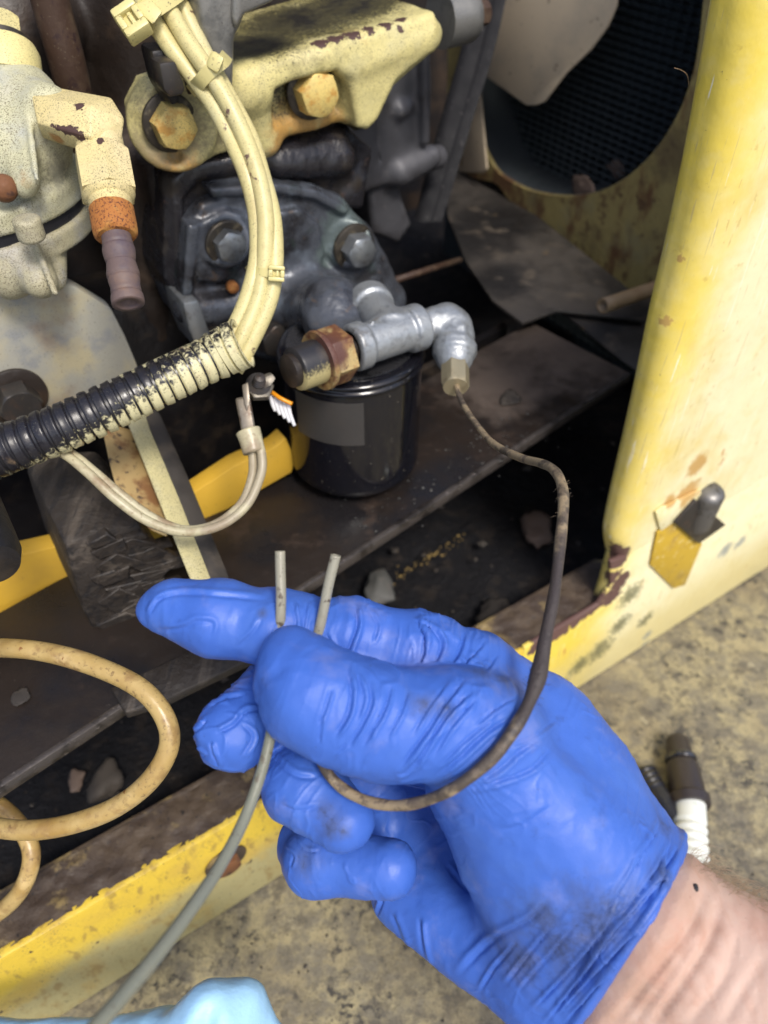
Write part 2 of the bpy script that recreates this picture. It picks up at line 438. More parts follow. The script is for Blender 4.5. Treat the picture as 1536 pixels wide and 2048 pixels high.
M['dark_steel'] = mk('oily_dark_steel', (0.05, 0.045, 0.042), 0.38, 0.5, bump=(500, 0.0001), layers=[
    nl(150, .5, .7, (.09, .06, .045), f=.7), nl(400, .62, .7, (.15, .12, .08), f=.4)])
M['pump_iron'] = mk('oily_grey_iron', (0.072, 0.080, 0.098), 0.33, 0.25, bump=(420, 0.0002, 5), bump2=(90, 0.0006, 4), layers=[
    nl(30, .45, .64, (0.022, 0.021, 0.024), ro=.26), nl(70, .52, .75, (.14, .165, .20), f=.7), nl(110, .56, .70, (.025, .025, .028), f=.45), nl(140, .60, .75, (.11, .075, .05), ro=.45, f=.7),
    nl(45, .60, .74, (.025, .04, .035), f=.6),
    sp([(Pv(690, 450, .40), .018), (Pv(655, 500, .40), .012)], (.12, .16, .15), s=300, amp=1.2, f=.6)])
M['black_iron'] = mk('oil_black_iron', (0.009, 0.008, 0.009), 0.4, 0.0, bump=(300, 0.0004, 5), bump2=(60, 0.001), layers=[
    nl(50, .5, .7, (.03, .022, .016), ro=.5), nl(260, .66, .74, (.10, .085, .07), f=.5)])
M['brown_iron'] = mk('oily_brown_iron', (0.020, 0.014, 0.011), 0.5, 0.0, bump=(240, 0.0005, 5), layers=[
    nl(30, .45, .7, (.055, .035, .022)), nl(12, .5, .65, (.010, .010, .013)), nl(300, .66, .75, (.12, .09, .06), f=.5)])
M['grey_alu'] = mk('dirty_grey_aluminium', (0.085, 0.085, 0.095), 0.5, 0.3, bump=(350, 0.00015), layers=[
    nl(30, .45, .7, (.045, .042, .045)), nl(160, .62, .7, (.15, .14, .14), f=.5)])
M['strap'] = mk('grey_cast_strap', (0.22, 0.215, 0.20), 0.42, 0.5, bump=(600, 0.0002), layers=[
    nl(60, .5, .7, (.13, .13, .125)), nl(900, .6, .7, (.08, .075, .07), f=.6)])
M['rusty_pipe'] = mk('rusty_pipe', (0.05, 0.026, 0.016), 0.6, 0.1, bump=(300, 0.0003, 5), layers=[
    nl(60, .48, .68, (.10, .065, .04)), nl(160, .55, .65, (.03, .013, .012)), nl(700, .62, .72, (.20, .16, .11), f=.6)])
M['hose'] = mk('faded_brown_hose', (0.12, 0.082, 0.075), 0.6, bump=(450, 0.0002), layers=[
    nl(80, .45, .7, (.075, .055, .07)), nl(50, .55, .75, (.19, .115, .075)), nl(700, .62, .7, (.06, .04, .04), f=.6)])
M['rust'] = mk('orange_rust', (0.36, 0.135, 0.03), 0.8, bump=(900, 0.0004, 5), layers=[
    nl(1000, .5, .62, (.13, .04, .015)), nl(150, .5, .7, (.50, .25, .06), f=.8), nl(500, .62, .7, (.07, .03, .02))])
M['rust_dark'] = mk('dark_rust', (0.16, 0.065, 0.025), 0.7, bump=(600, .0003), layers=[nl(200, .5, .65, (.07, .03, .02)), nl(90, .6, .75, (.35, .22, .06))])
M['brass_dirty'] = mk('dirty_brass', (0.36, 0.31, 0.20), 0.38, 0.5, layers=[nl(120, .5, .7, (.25, .2, .12))])
M['tube_brown'] = mk('dirty_tube_brown', (0.27, 0.205, 0.125), 0.5, bump=(900, 0.0003, 4), layers=[
    nl(55, .50, .60, (.065, .05, .038), ro=.6), nl(170, .52, .64, (.12, .09, .065)), nl(1100, .64, .72, (.32, .27, .2), f=.5),
    sp([(P(1082, 1330, .225), .03), (P(1105, 1170, .24), .03)], (.045, .035, .033), s=200, amp=1.6, lo=0, hi=.5)])
M['tube_grey'] = mk('aged_nylon_tube', (0.185, 0.19, 0.145), 0.32, sss=0.0, bump=(700, 0.00006), layers=[
    nl(80, .48, .7, (.17, .18, .145)), nl(260, .60, .68, (.12, .10, .07), f=.8), nl(40, .55, .75, (.30, .27, .19), f=.6)])
M['tube_cut'] = mk('cut_nylon_tube', (0.27, 0.255, 0.195), 0.3, bump=(700, 0.00008), layers=[
    nl(110, .5, .7, (.19, .18, .135)), nl(330, .56, .64, (.09, .07, .05)), nl(60, .55, .75, (.32, .29, .21), f=.6)])
M['yellow_cable'] = mk('stained_yellow_cable', (0.46, 0.325, 0.125), 0.35, bump=(250, 0.0002), layers=[
    nl(30, .42, .68, (.34, .21, .06)), nl(110, .5, .66, (.26, .155, .06), f=.7), nl(420, .55, .66, (.15, .09, .04), mul=(60, .4, .6), f=.8), nl(90, .58, .72, (.60, .44, .20), f=.6), nl(600, .64, .7, (.16, .09, .04), f=.8), nl(130, .66, .72, (.22, .10, .03))])
M['wire_white'] = mk('stained_white_wire', (0.44, 0.40, 0.26), 0.42, layers=[
    nl(90, .45, .65, (.27, .20, .12)), sp([(P(510, 960, .376), .02), (P(440, 1050, .364), .012)], (.30, .25, .18), s=200, amp=1.5, f=.7), nl(500, .6, .68, (.2, .14, .08), f=.7)])
M['yellow_plate'] = mk('mustard_paint', (0.64, 0.385, 0.04), 0.5, bump=(300, 0.0001), layers=[
    nl(30, .5, .75, (.62, .38, .05)), nl(200, .62, .72, (.35, .20, .03), f=.6), nl(12, .5, .7, (.48, .29, .05), f=.7)])
M['grey_plate'] = mk('worn_grey_plate', (0.33, 0.32, 0.27), 0.5, 0.0, bump=(700, 0.00015), layers=[
    nl(30, .42, .62, (.42, .37, .24)), nl(60, .5, .7, (.22, .23, .24), f=.8), nl(14, .56, .7, (.22, .13, .07), f=.7), nl(1000, .6, .68, (.12, .11, .09), f=.6)])
M['wood'] = mk('oily_grey_wood', (0.026, 0.020, 0.016), 0.6, bump=(160, 0.0016, 5), layers=[
    nl(90, .50, .66, (.072, .058, .046), st=((0, 0, math.radians(33)), (1.0, .10, 1.0))),
    nl(200, .5, .65, (.014, .012, .012), st=((0, 0, math.radians(33)), (1.0, .10, 1.0)))])
M['beam'] = mk('oily_black_beam', (0.018, 0.0125, 0.0095), 0.45, spec=.3, bump=(220, 0.0003, 5), layers=[
    nl(14, .45, .65, (.012, .011, .012), ro=.28), nl(45, .57, .74, (.038, .026, .02), ro=.5), nl(420, .70, .75, (.10, .085, .075), f=.6),
    sp([(Pz(1110, 680, .224), .10), (Pz(1000, 760, .224), .06)], (.105, .082, .068), s=60, amp=1.3, lo=0, hi=.8, ro=.6)])
M['beam_edge'] = mk('worn_lit_beam_edge', (0.07, 0.06, 0.055), 0.4, 0.3, bump=(300, .0004), layers=[nl(90, .45, .65, (.02, .016, .014)), nl(300, .62, .7, (.16, .14, .13))])
M['bay_floor'] = mk('oily_black_dirt', (0.008, 0.008, 0.010), 0.75, spec=0.2, bump=(150, 0.003, 6), layers=[
    nl(60, .5, .7, (.022, .018, .016), ro=.7), nl(330, .66, .73, (.10, .075, .05), f=.7)])
M['dirt_chip'] = mk('dirt_chips', (0.055, 0.045, 0.036), 0.8, layers=[nl(40, .4, .6, (.03, .025, .022)), nl(60, .60, .70, (.13, .09, .05))])
M['crumb'] = mk('dull_yellow_crumb', (0.22, 0.15, 0.045), 0.8)
M['pebble'] = mk('grey_pebble', (0.09, 0.09, 0.085), 0.7, bump=(300, 0.0004), layers=[nl(120, .5, .7, (.12, .11, .10))])
M['leaf'] = mk('dry_leaf', (0.13, 0.092, 0.072), 0.7, layers=[nl(100, .5, .7, (.12, .08, .06))])
M['deck'] = mk('dirty_painted_deck', (0.36, 0.31, 0.18), 0.7, bump=(330, 0.0007, 5), layers=[
    nl(9, .40, .60, (.24, .20, .125), f=.9), nl(48, .42, .60, (.16, .145, .115), d=8, r=.75, f=.85), nl(70, .46, .60, (.095, .082, .065), d=8, r=.75, f=.8, mul=(14, .4, .6)),
    nl(85, .48, .60, (.085, .078, .066), d=9, r=.78, f=.75, mul=(7, .42, .58)), nl(120, .50, .60, (.05, .046, .042), d=8, r=.75, mul=(22, .42, .58)), nl(600, .54, .66, (.07, .06, .05), d=4, f=.6),
    nl(50, .62, .72, (.45, .40, .26), f=.7)])
M['radiator'] = mk('radiator_core', (0.13, 0.155, 0.165), 0.5, 0.2, layers=[nl(60, .5, .7, (.10, .12, .13))])
M['rad_dark'] = mk('radiator_dark', (0.038, 0.046, 0.052), 0.6)
M['shroud'] = mk('rusty_yellow_shroud', (0.30, 0.245, 0.095), 0.6, bump=(200, 0.0004), layers=[
    nl(38, .46, .62, (.14, .075, .035), st=((0, 0, 0), (1, 1, .5))), nl(90, .54, .66, (.10, .055, .03), f=.8), nl(25, .50, .7, (.26, .225, .11)), nl(14, .48, .62, (.10, .07, .04), f=.7)])
M['fan'] = mk('dusty_cream_fan', (0.52, 0.43, 0.31), 0.5, layers=[nl(20, .45, .7, (.40, .34, .26)), nl(150, .64, .7, (.16, .12, .09))])
M['grey_sheet'] = mk('dull_grey_sheet', (0.055, 0.048, 0.042), 0.55, bump=(200, 0.0003), layers=[
    nl(18, .42, .65, (.018, .016, .015)), sp([(Pz(930, 470, .236), .06), (Pz(1000, 440, .236), .05), (Pz(1000, 560, .236), .04)], (.010, .009, .009), s=40, amp=1.2, lo=-.1, hi=.7), nl(40, .55, .7, (.085, .07, .055)), nl(25, .66, .74, (.15, .10, .04), f=.6)])
M['stick'] = mk('tan_tube', (0.30, 0.21, 0.12), 0.5, layers=[nl(60, .5, .7, (.22, .14, .07))])
M['belt'] = mk('black_rubber_belt', (0.010, 0.010, 0.012), 0.75, spec=.25, layers=[nl(220, .62, .7, (.12, .11, .11), f=.6)])
M['ground'] = mk('concrete_ground', (0.28, 0.27, 0.25), 0.9, layers=[nl(3, .4, .7, (.2, .19, .18))])
M['orange'] = mk('orange_band', (0.75, 0.28, 0.01), 0.4)
M['white_wire'] = mk('white_strand', (0.66, 0.66, 0.68), 0.5)
M['white_hose'] = mk('white_corrugated_plastic', (0.66, 0.68, 0.64), 0.4, layers=[nl(200, .64, .7, (.25, .35, .2))])
M['brown_plastic'] = mk('dark_brown_plastic', (0.030, 0.023, 0.024), 0.4)
M['light_blue'] = mk('light_blue_nitrile', (0.33, 0.58, 0.84), 0.5, bump=(120, 0.0006), sss=0.0, layers=[nl(40, .5, .75, (.33, .60, .84))])

# the painted body: weathered, yellower bend, bleaching and glare painted into the outer face
sS = Pz(570, 1752, 0).dot(V)
pe = Pv(1300, 300, sS)
e0 = Pv(1230, 700, sS)
faceU = Pv(1300, 300, sS).dot(U)
M['body'] = mk('weathered_yellow_body', (0.78, 0.60, 0.085), 0.42, bump=(420, 0.00012, 3), bump2=(40, 0.0008, 2), layers=[
    dict(k='g', p=U * (Pv(1370, 600, sS).dot(U)), dir=U, len=0.055, c=(0.82, 0.76, 0.48), s=30, amp=1.1, lo=-.2, hi=1.0), nl(90, .5, .72, (.70, .58, .22), f=.35), nl(700, .62, .68, (.50, .40, .18), st=((0, 0, 0), (1, 1, .04)), f=.7), nl(480, .64, .69, (.90, .88, .74), st=((0, .15, 0), (1, 1, .05)), f=.7),
    nl(14, .52, .75, (.66, .47, .07), f=.5),
    nl(160, .62, .72, (.45, .29, .05), f=.35), nl(240, .68, .70, (.50, .33, .10), st=((0, 0, 0), (1, 1, .12)), f=.7), sp([(Pv(x, y, sS + .01), r) for x, y, r in [(1428, 150, .004), (1424, 185, .004), (1359, 517, .004), (1333, 640, .005), (1338, 660, .004), (1525, 563, .004), (1470, 470, .003), (1500, 310, .003), (1350, 600, .003), (1443, 500, .003), (1420, 560, .003), (1390, 640, .003)]], (.52, .31, .10), s=300, amp=2.0, lo=.2, hi=.35, f=.85),
    sp([(Pv(x, y, sS + .02), r) for x, y, r in [(1284, 636, .004), (1280, 655, .003), (1376, 200, .003), (1330, 420, .003), (1252, 800, .003), (1215, 985, .004)]], (.09, .05, .035), s=300, amp=2.0, lo=.15, hi=.3),
    nl(520, .69, .73, (.20, .13, .05), f=.7),
    nl(75, .70, .715, (.55, .27, .08), f=.8, st=((0, 0, 0), (1, 1, .35))),
    sp([(Pv(1395, 930, sS), .012), (Pv(1375, 985, sS), .014), (Pv(1340, 1000, sS), .008)], (.50, .26, .05), s=140, amp=1.5, lo=0, hi=.5, f=.8),
    dict(k='g', p=Pv(1230, 1270, sS), dir=-Z, len=0.05, c=(0.72, 0.60, 0.25), s=40, amp=0.8, lo=-.6, hi=.6, f=.7),
    sp([(Pv(1200, 1300, sS), .02), (Pv(1160, 1330, sS), .018), (Pv(1260, 1190, sS), .018), (Pv(1290, 1240, sS), .012), (Pv(1120, 1370, sS), .014), (Pv(1240, 1250, sS), .016)],
       (.12, .12, .06), s=330, d=8, amp=2.6, lo=.1, hi=.75, f=.85),
    sp([(Pv(1450, 1100, sS), .012), (Pv(1480, 1085, sS), .01), (Pv(1295, 1270, sS), .008), (Pv(1290, 1290, sS), .008)], (.24, .27, .27), s=330, d=8, amp=2.4, lo=.2, hi=.6, f=.8),
    sp([(Pv(1213, 1120, sS), .014), (Pv(1213, 1165, sS), .014), (Pv(1190, 1205, sS), .014), (Pv(1160, 1232, sS), .014), (Pv(1120, 1260, sS), .014), (Pv(1080, 1285, sS), .013), (Pv(1250, 1023, sS), .005), (Pv(1236, 1120, sS), .013), (Pv(1240, 1165, sS), .012), (Pv(1225, 1190, sS), .012)],
       (.12, .065, .055), s=110, amp=1.9, lo=.12, hi=.24, ro=.5, h=-0.0003)])
M['sill'] = mk('weathered_yellow_sill', (0.70, 0.50, 0.055), 0.5, bump=(260, 0.0003, 4), bump2=(50, 0.0008), layers=[
    dict(k='g', p=Pv(300, 1800, sS), dir=-Z, len=0.035, c=(0.42, 0.37, 0.18), s=45, amp=0.9, lo=0, hi=1.0),
    dict(k='g', p=Pv(300, 1752, sS), dir=Z, len=0.010, c=(.20, .12, .06), s=70, amp=1.6, lo=.1, hi=.8, f=.8), nl(22, .5, .7, (.56, .38, .07), f=.7), nl(40, .55, .72, (.40, .27, .08), f=.6, st=((0, 0, 0), (1, 1, .3))), nl(130, .54, .68, (.28, .18, .06), f=.65, st=((0, 0, 0), (1, 1, .4))),
    nl(300, .66, .70, (.10, .09, .07)),
    nl(70, .66, .69, (.07, .05, .04)), nl(900, .58, .66, (.14, .12, .07), d=4, mul=(40, .4, .6), f=.8)])
M['sill_top'] = mk('crusted_sill_top', (0.055, 0.038, 0.028), 0.6, bump=(160, 0.0012, 6), layers=[
    nl(40, .45, .62, (.085, .06, .04)), nl(30, .56, .66, (.24, .175, .075)), nl(260, .6, .7, (.02, .018, .018))])

M['pin_mustard'] = mk('worn_mustard', (0.52, 0.34, 0.03), 0.55, bump=(300, .0002), layers=[nl(60, .5, .7, (.40, .26, .05)), nl(140, .58, .66, (.66, .53, .20)), nl(200, .64, .70, (.22, .12, .04))])
M['pin_steel'] = mk('weathered_pin_steel', (0.16, 0.155, 0.15), 0.42, 0.6, bump=(500, .0001), layers=[nl(150, .5, .7, (.08, .07, .06)), nl(300, .62, .7, (.25, .24, .22), f=.6)])
# ================================================================== setting
def quad_sheet(c, ax, sz, n=(1, 1), hfun=None):
    c = np.asarray(c, float); vs = []; fs = []
    for i in range(n[0] + 1):
        for j in range(n[1] + 1):
            a, b = (i / n[0] - .5) * sz[0], (j / n[1] - .5) * sz[1]
            p = c + ax[0] * a + ax[1] * b
            vs.append(p)
    vs = np.array(vs)
    if hfun is not None: vs[:, 2] += hfun(vs)
    m = n[1] + 1
    for i in range(n[0]):
        for j in range(n[1]): fs.append([i * m + j, (i + 1) * m + j, (i + 1) * m + j + 1, i * m + j + 1])
    return vs, fs
obj('ground', quad_sheet((0, 0, -0.75), (np.array([1, 0, 0]), np.array([0, 1, 0])), (300, 300)), M['ground'], kind='structure')
dc = V * (sS - 0.29) + U * 0.3
obj('deck_floor', box(dc + np.array([0, 0, -0.02]), (U, V, Z), (2.6, 0.62, 0.04), 0.004), M['deck'], smooth='auto', kind='structure')
bf = V * (sS + 0.45) + U * 0.35 + Z * 0.075
obj('bay_floor', quad_sheet(bf, (U, V), (2.2, 0.88), (150, 70), lambda p: 0.012 * vnoise(p, 22, 3, 4) + .004 * vnoise(p, 90, 5, 2)), M['bay_floor'], kind='structure')

# ------------------------------------------------------------------ machine body: side panel bent round its edge, sill, latch pin
body = thing('machine_body', U * 0.25 + V * sS, 'weathered yellow painted machine body with bent corner panel and low sill', 'machine body')
edge = [(1440, -140), (1410, 0), (1375, 200), (1320, 480), (1285, 640), (1235, 880), (1205, 1020), (1202, 1060), (1207, 1092)]
edge_f = spline([(x, y, 0) for x, y in edge], 10)
FL = 0.012
vs = []; fs = []; prof_n = 0
for ei, (x, y, _) in enumerate(edge_f):
    BR = 0.018 - 0.009 * min(1, max(0, ei / 70.0)); FL = .75 * BR
    E = Pv(x, y, sS + BR + FL)
    row = []
    ux = E.dot(U); z = E[2]
    for k in range(4): row.append((-0.004 if False else 0.0, sS + BR + FL * (1 - k / 3)))
    row[0] = (0.006, sS + BR + FL + 0.002)
    for k in range(1, 13):
        a = k / 12 * math.pi / 2
        row.append((BR * 1.25 * (1 - math.cos(a)), sS + BR - BR * math.sin(a)))
    for k in range(1, 30): row.append((BR * 1.25 + 0.02 * k, sS))
    prof_n = len(row)
    for (du, s_) in row:
        p = U * (ux + du) + V * s_; p[2] = z; vs.append(p)
n = len(edge_f)
vs = np.array(vs); wob = vnoise(vs, 14, 4, 2) * 0.0012; vs = vs - V * wob[:, None]
for i in range(n - 1):
    for k in range(prof_n - 1): fs.append([i * prof_n + k, (i + 1) * prof_n + k, (i + 1) * prof_n + k + 1, i * prof_n + k + 1])
bott = vs[(n - 1) * prof_n:].copy(); m0 = len(vs)
obj('side_panel', (vs, fs), M['body'], body)
# lower face under the panel that runs down to the deck
zt = vs[-1][2] - 0.0005; u0 = Pv(1060, 1275, sS).dot(U)
zsl = Pv(1080, 1290, sS)[2]
low = [Pv(1050, 1297, sS), Pv(1130, 1250, sS), Pv(1196, 1210, sS), Pv(1222, 1172, sS), Pv(1222, 1125, sS)]
uR = 0.62
low = low + [vs[(n - 1) * prof_n + 15] * np.array([1, 1, 0]) + Z * zt, U * uR * 1.6 + V * sS + Z * zt, U * uR * 1.6 + V * sS + Z * 0.002, U * low[0].dot(U) + V * sS + Z * 0.002]
obj('lower_panel', plate(low, V * 0.004, 0.0012), M['body'], body, smooth='auto')
# rolled inner lip at the corner, chipped
lip = [Pv(1240, 1040, sS + .013), Pv(1232, 1090, sS + .011), Pv(1224, 1135, sS + .008), Pv(1214, 1170, sS + .007), Pv(1196, 1205, sS + .007), Pv(1140, 1245, sS + .007), Pv(1070, 1290, sS + .007), Pv(1000, 1333, sS + .007)]
obj('corner_lip', tube(spline(lip, 10), np.r_[np.linspace(.004, .0072, 20), np.full(61, .0072)], 16), M['body'], body)
# sill
zs = 0.5 * (Pv(570, 1600, sS)[2] + Pv(200, 1790, sS)[2]); 
zs = Pv(570, 1588, sS)[2]
uL, uM = -1.0, Pv(1060, 1290, sS).dot(U)
c = U * (uL + uM) / 2 + V * (sS + 0.004) + Z * (zs / 2 + .001)
obj('sill_face', box(c, (U, V, Z), (uM - uL, 0.006, zs), 0.0015), M['sill'], body, smooth='auto')
tp = quad_sheet(U * (uL + uM + .1) / 2 + V * (sS + 0.0185) + Z * (zs + 0.0012), (U, V), (uM - uL + .1, 0.029), (500, 12),
                lambda p: 0.0022 * vnoise(p, 120, 8, 4) + 0.0014 * vnoise(p, 400, 9, 2))
vt = tp[0]; sgn = (vt @ V) < sS + 0.003
vt[sgn] -= V * 0.003 + Z * 0.0035; vt[sgn] -= Z * (0.002 * vnoise(vt[sgn], 150, 2, 3))[:, None]
obj('sill_top', (vt, tp[1]), M['sill_top'], body)
obj('sill_inner_face', box(U * (uL + uM + .1) / 2 + V * (sS + 0.0350) + Z * (zs / 2), (U, V, Z), (uM - uL + .1, 0.004, zs), 0.001), M['sill_top'], body, smooth='auto')
# latch pin and its plate
pb = Pv(1392, 1045, sS); pd = depth(pb)
pt = P(1420, 985, pd - 0.030)
ax = nrm(pt - pb); L_ = np.linalg.norm(pt - pb); rp = R(29, pd - .015)
pin = obj('latch_pin', lathe(pb, ax, [(0, rp), (L_ * .74, rp), (L_ * .78, rp * .93), (L_ * .80, rp * 1.0), (L_ * .98, rp), (L_ * 1.06, rp * .8), (L_ * 1.1, rp * .4), (L_ * 1.11, 0)], 28), M['pin_steel'], body, smooth='auto')
wq = [Pv(x, y, sS - .001) for x, y in [(1342, 1040), (1384, 994), (1444, 1044), (1390, 1082)]]
obj('pin_plate', plate(wq, -V * 0.004, 0.0008), M['dark_steel'], body, smooth='auto')
pq = [Pv(x, y, sS - .0006) for x, y in [(1312, 1062), (1345, 1040), (1390, 1080), (1402, 1085), (1368, 1168), (1345, 1175), (1298, 1128)]]
obj('pin_bracket', plate(pq, -V * 0.0014, 0.0005), M['pin_mustard'], body, smooth='auto', label='mustard bracket below the latch pin')
gq = [Pv(x, y, sS - .0005) for x, y in [(1308, 1022), (1322, 1012), (1398, 975), (1402, 1000), (1350, 1038), (1318, 1060)]]
obj('pin_gusset', plate(gq, -V * 0.0018, 0.0008), M['body'], body, smooth='auto')
# rusty bolt in the sill face
sb = Pv(452, 1722, sS)
obj('sill_hole_rim', lathe(sb + V * .0005, -V, [(0, R(42, .5)), (.001, R(42, .5)), (.0016, R(38, .5)), (.0016, 0)], 28), M['sill_top'], body, smooth='auto')
obj('sill_bolt', hexa(sb - V * .001, -V, R(26, .5), 0.005), M['rust_dark'], body, smooth='auto')
# ================================================================== engine
# ---- dark block behind everything
eb = thing('engine_block', Pv(500, 600, .52), 'oil-black engine block filling the back of the bay', 'engine')
sB = 0.50
blk = [('u', prism([(-420, -700), (860, -700), (800, 120), (720, 420), (560, 720), (330, 900), (-420, 1000)], sB, .18, .012), .001),
       ('u', prism([(300, 345), (360, 312), (560, 285), (700, 255), (730, 330), (690, 380), (560, 372), (400, 420), (372, 590), (350, 600), (330, 520)], .425, .10, .006), .01),
       ('u', rcone(Pv(250, -60, .49), Pv(330, 500, .49), .02, .016), .02),
       ('u', rcone(Pv(30, 60, .49), Pv(-60, 500, .49), .03, .03), .02),
       ('u', rcone(Pv(620, 330, .42), Pv(700, 330, .42), .006, .004), .008),
       ('u', rcone(Pv(260, 330, .47), Pv(300, 640, .47), .022, .02), .012)]
pts = [Pv(-420, -700, sB), Pv(860, -700, sB), Pv(-420, 1000, sB), Pv(600, 720, sB + .18), Pv(300, 300, .42), Pv(560, 600, .42), Pv(860, -700, sB + .18), Pv(-420, -700, sB + .18), Pv(-420, -700, sB)+V*.18]
obj('block_casting', sdfmesh(blk, pts, 0.0042, .02, [(60, .0012, 1), (20, .003, 2)]), M['brown_iron'], eb)
# lower crankcase, hidden in dark below the bracket plate
obj('crankcase', box(Pv(300, 960, .46) + V * .05 - U * .12, (U, V, Z), (.50, .12, .30), .01), M['black_iron'], eb, smooth='auto')
obj('drain_boss', lathe(Pv(-18, 1110, .24), -V, [(-.05, R(55, .3)), (.0, R(55, .3)), (.006, R(46, .3)), (.007, 0)], 28), M['black_iron'], eb, smooth='auto')

# ---- rusty pipe
pp = [Pv(70, -120, .44), Pv(105, 20, .44), Pv(140, 150, .44), Pv(175, 330, .45)]
tag = obj('rusty_pipe', tube(spline(pp, 8), R(34, .40), 24), M['rusty_pipe'], label='dark rusty pipe running down behind the cream pump', cat='pipe')

# ---- mounting bracket casting
mb = thing('mounting_bracket', Pv(600, 250, .40), 'cream painted cast engine bracket with oil-stained top and two rusty bolts', 'bracket')
sK = 0.405
ear = [(300, 170), (380, 150), (480, 170), (480, 150), (872, 30), (885, 80), (862, 112), (790, 175), (756, 240), (742, 258), (715, 262), (698, 240), (640, 262), (545, 283), (480, 300), (365, 335), (322, 318), (285, 270), (275, 225)]
ops = [('u', prism(ear, sK, .022, .004), .002),
       ('u', prism([(475, 146), (872, 26), (876, 86), (690, 145), (560, 180), (520, 200), (480, 210)], sK - .010, .09, .0035), .006),
       ('u', rcone(Pv(482, 175, sK - .004), Pv(866, 66, sK - .004), R(30, .42), R(14, .46)), .010),
       ('u', prism([(700, 140), (868, 60), (868, 100), (795, 165), (760, 240), (738, 262), (718, 258), (708, 200)], sK - .012, .02, .004), .008),
       ('u', rcone(Pv(500, 190, sK), Pv(530, 285, sK), R(36, .42), R(26, .42)), .012),
       ('s', prism([(565, 190), (600, 172), (690, 152), (702, 175), (712, 238), (640, 250), (575, 268)], sK - .02, .0225, .004), .005),
       ('u', cyl(Pv(345, 248, sK + .02), Pv(345, 248, sK - .003), R(86, .40), .003), .004),
       ('s', cyl(Pv(352, 342, sK - .02), Pv(350, 310, sK - .004), .0025, .001), .004)]
pts = [Pv(275, 40, sK), Pv(885, -60, sK), Pv(300, 340, sK - .02), Pv(880, 260, sK), Pv(885, 0, sK + .09), Pv(475, 140, sK + .09)]
rp = [(Pv(600, 245, sK), .024), (Pv(560, 270, sK), .018), (Pv(345, 320, sK), .02), (Pv(660, 250, sK), .016), (Pv(700, 100, sK), .012)]
op = [(Pv(520, 115, sK + .02), .035), (Pv(600, 70, sK + .04), .05), (Pv(700, 50, sK + .04), .045), (Pv(480, 130, sK + .03), .03), (Pv(800, 20, sK + .05), .03), (Pv(720, 245, sK), .012), (Pv(690, 258, sK + .01), .012)]
cp = [(Pv(640 + 32 * k, 82 - 10.5 * k, sK - .006), .0062) for k in range(6)] + [(Pv(590, 75, sK), .004), (Pv(360, 135, sK), .004), (Pv(800, 60, sK - .01), .003)]
M['bracket'] = cream('bracket_cream_paint', (0.60, 0.525, 0.225), .35, rust=rp, oil=op, chips=cp, green=.4, extra=[
    sp([(Pv(345, 250, sK), .03), (Pv(430, 260, sK), .016), (Pv(300, 300, sK), .02)], (.20, .165, .09), s=400, amp=1.6, lo=0, hi=.8, f=.8)])
obj('bracket_casting', sdfmesh(ops, pts, 0.0014, .012, [(700, .00018, 3), (120, .0003, 4)]), M['bracket'], mb)
M['bolt_yellow'] = cream('rusty_yellow_bolt', (0.66, 0.50, 0.16), .3, green=.2, extra=[nl(160, .5, .66, (.50, .25, .05), f=.8), nl(500, .64, .7, (.16, .06, .02))])
M['washer_dark'] = mk('washer_dark', (0.045, 0.038, 0.030), 0.45, 0.4, bump=(500, .0001), layers=[nl(200, .5, .68, (.17, .14, .09), f=.7)])
def flange_bolt(par, px, py, s, rhead, rwash, hh, mh, mw, rot=0.3, ax=None, dimple=True):
    c = Pv(px, py, s); d = depth(c); ax = -V if ax is None else ax
    w = obj('washer', lathe(c, ax, [(0, R(rwash, d)), (.0018, R(rwash, d)), (.0024, R(rwash * .94, d)), (.0024, R(rwash * .5, d))], 40), mw, par, smooth='auto')
    b = obj('bolt_head', hexa(c + ax * .002, ax, R(rhead, d), hh, rot), mh, par, smooth='auto')
    return b
flange_bolt(mb, 620, 180, sK, 44, 54, .0105, M['bolt_yellow'], M['washer_dark'], .25)
flange_bolt(mb, 338, 244, sK - .003, 44, 56, .0095, M['bolt_yellow'], M['washer_dark'], .25)

# grey strap, stud and grey bush end at the top
st = [Pv(x, y, .385) for x, y in [(392, -60), (500, -60), (490, 40), (472, 75), (468, 200), (440, 205), (425, 120), (404, 60)]]
gs = thing('grey_support_arm', Pv(440, 60, .39), 'bare grey cast arm behind the cable bundle at the top', 'support arm')
obj('arm', plate(st, V * .016, .003, 3), M['strap'], gs, smooth='auto')
obj('arm_flange', plate([Pv(x, y, .382) for x, y in [(470, -60), (620, -60), (545, 6), (490, 30), (474, 62), (466, 40)]], V * .03, .003, 3), M['strap'], gs, smooth='auto')
ps = Pv(352, 185, .395)
sx = nrm(Pv(325, 120, .38) - ps)
hs = thing('black_stud_nut', ps, 'black oily square headed stud beside the left bracket bolt', 'stud')
obj('square_head', plate([Pv(x, y, .372) for x, y in [(318, 126), (352, 122), (372, 176), (368, 190), (340, 196), (328, 180)]], V * .012, .002, 2), M['dark_steel'], hs, smooth='auto')
obj('square_neck', plate([Pv(x, y, .385) for x, y in [(302, 100), (345, 98), (355, 122), (362, 205), (345, 215), (318, 170)]], V * .016, .002, 2), M['black_iron'], hs, smooth='auto')
obj('stud_shank', lathe(Pv(372, 165, .392), nrm(U - V * .2), [(0, R(20, .39)), (.018, R(20, .39)), (.018, 0)], 20), M['rusty_pipe'], hs, smooth='auto')
bu = thing('grey_bush', Pv(910, 30, .41), 'bare grey metal bush at the right end of the cream bracket', 'bush')
c0 = Pv(880, 40, .425)
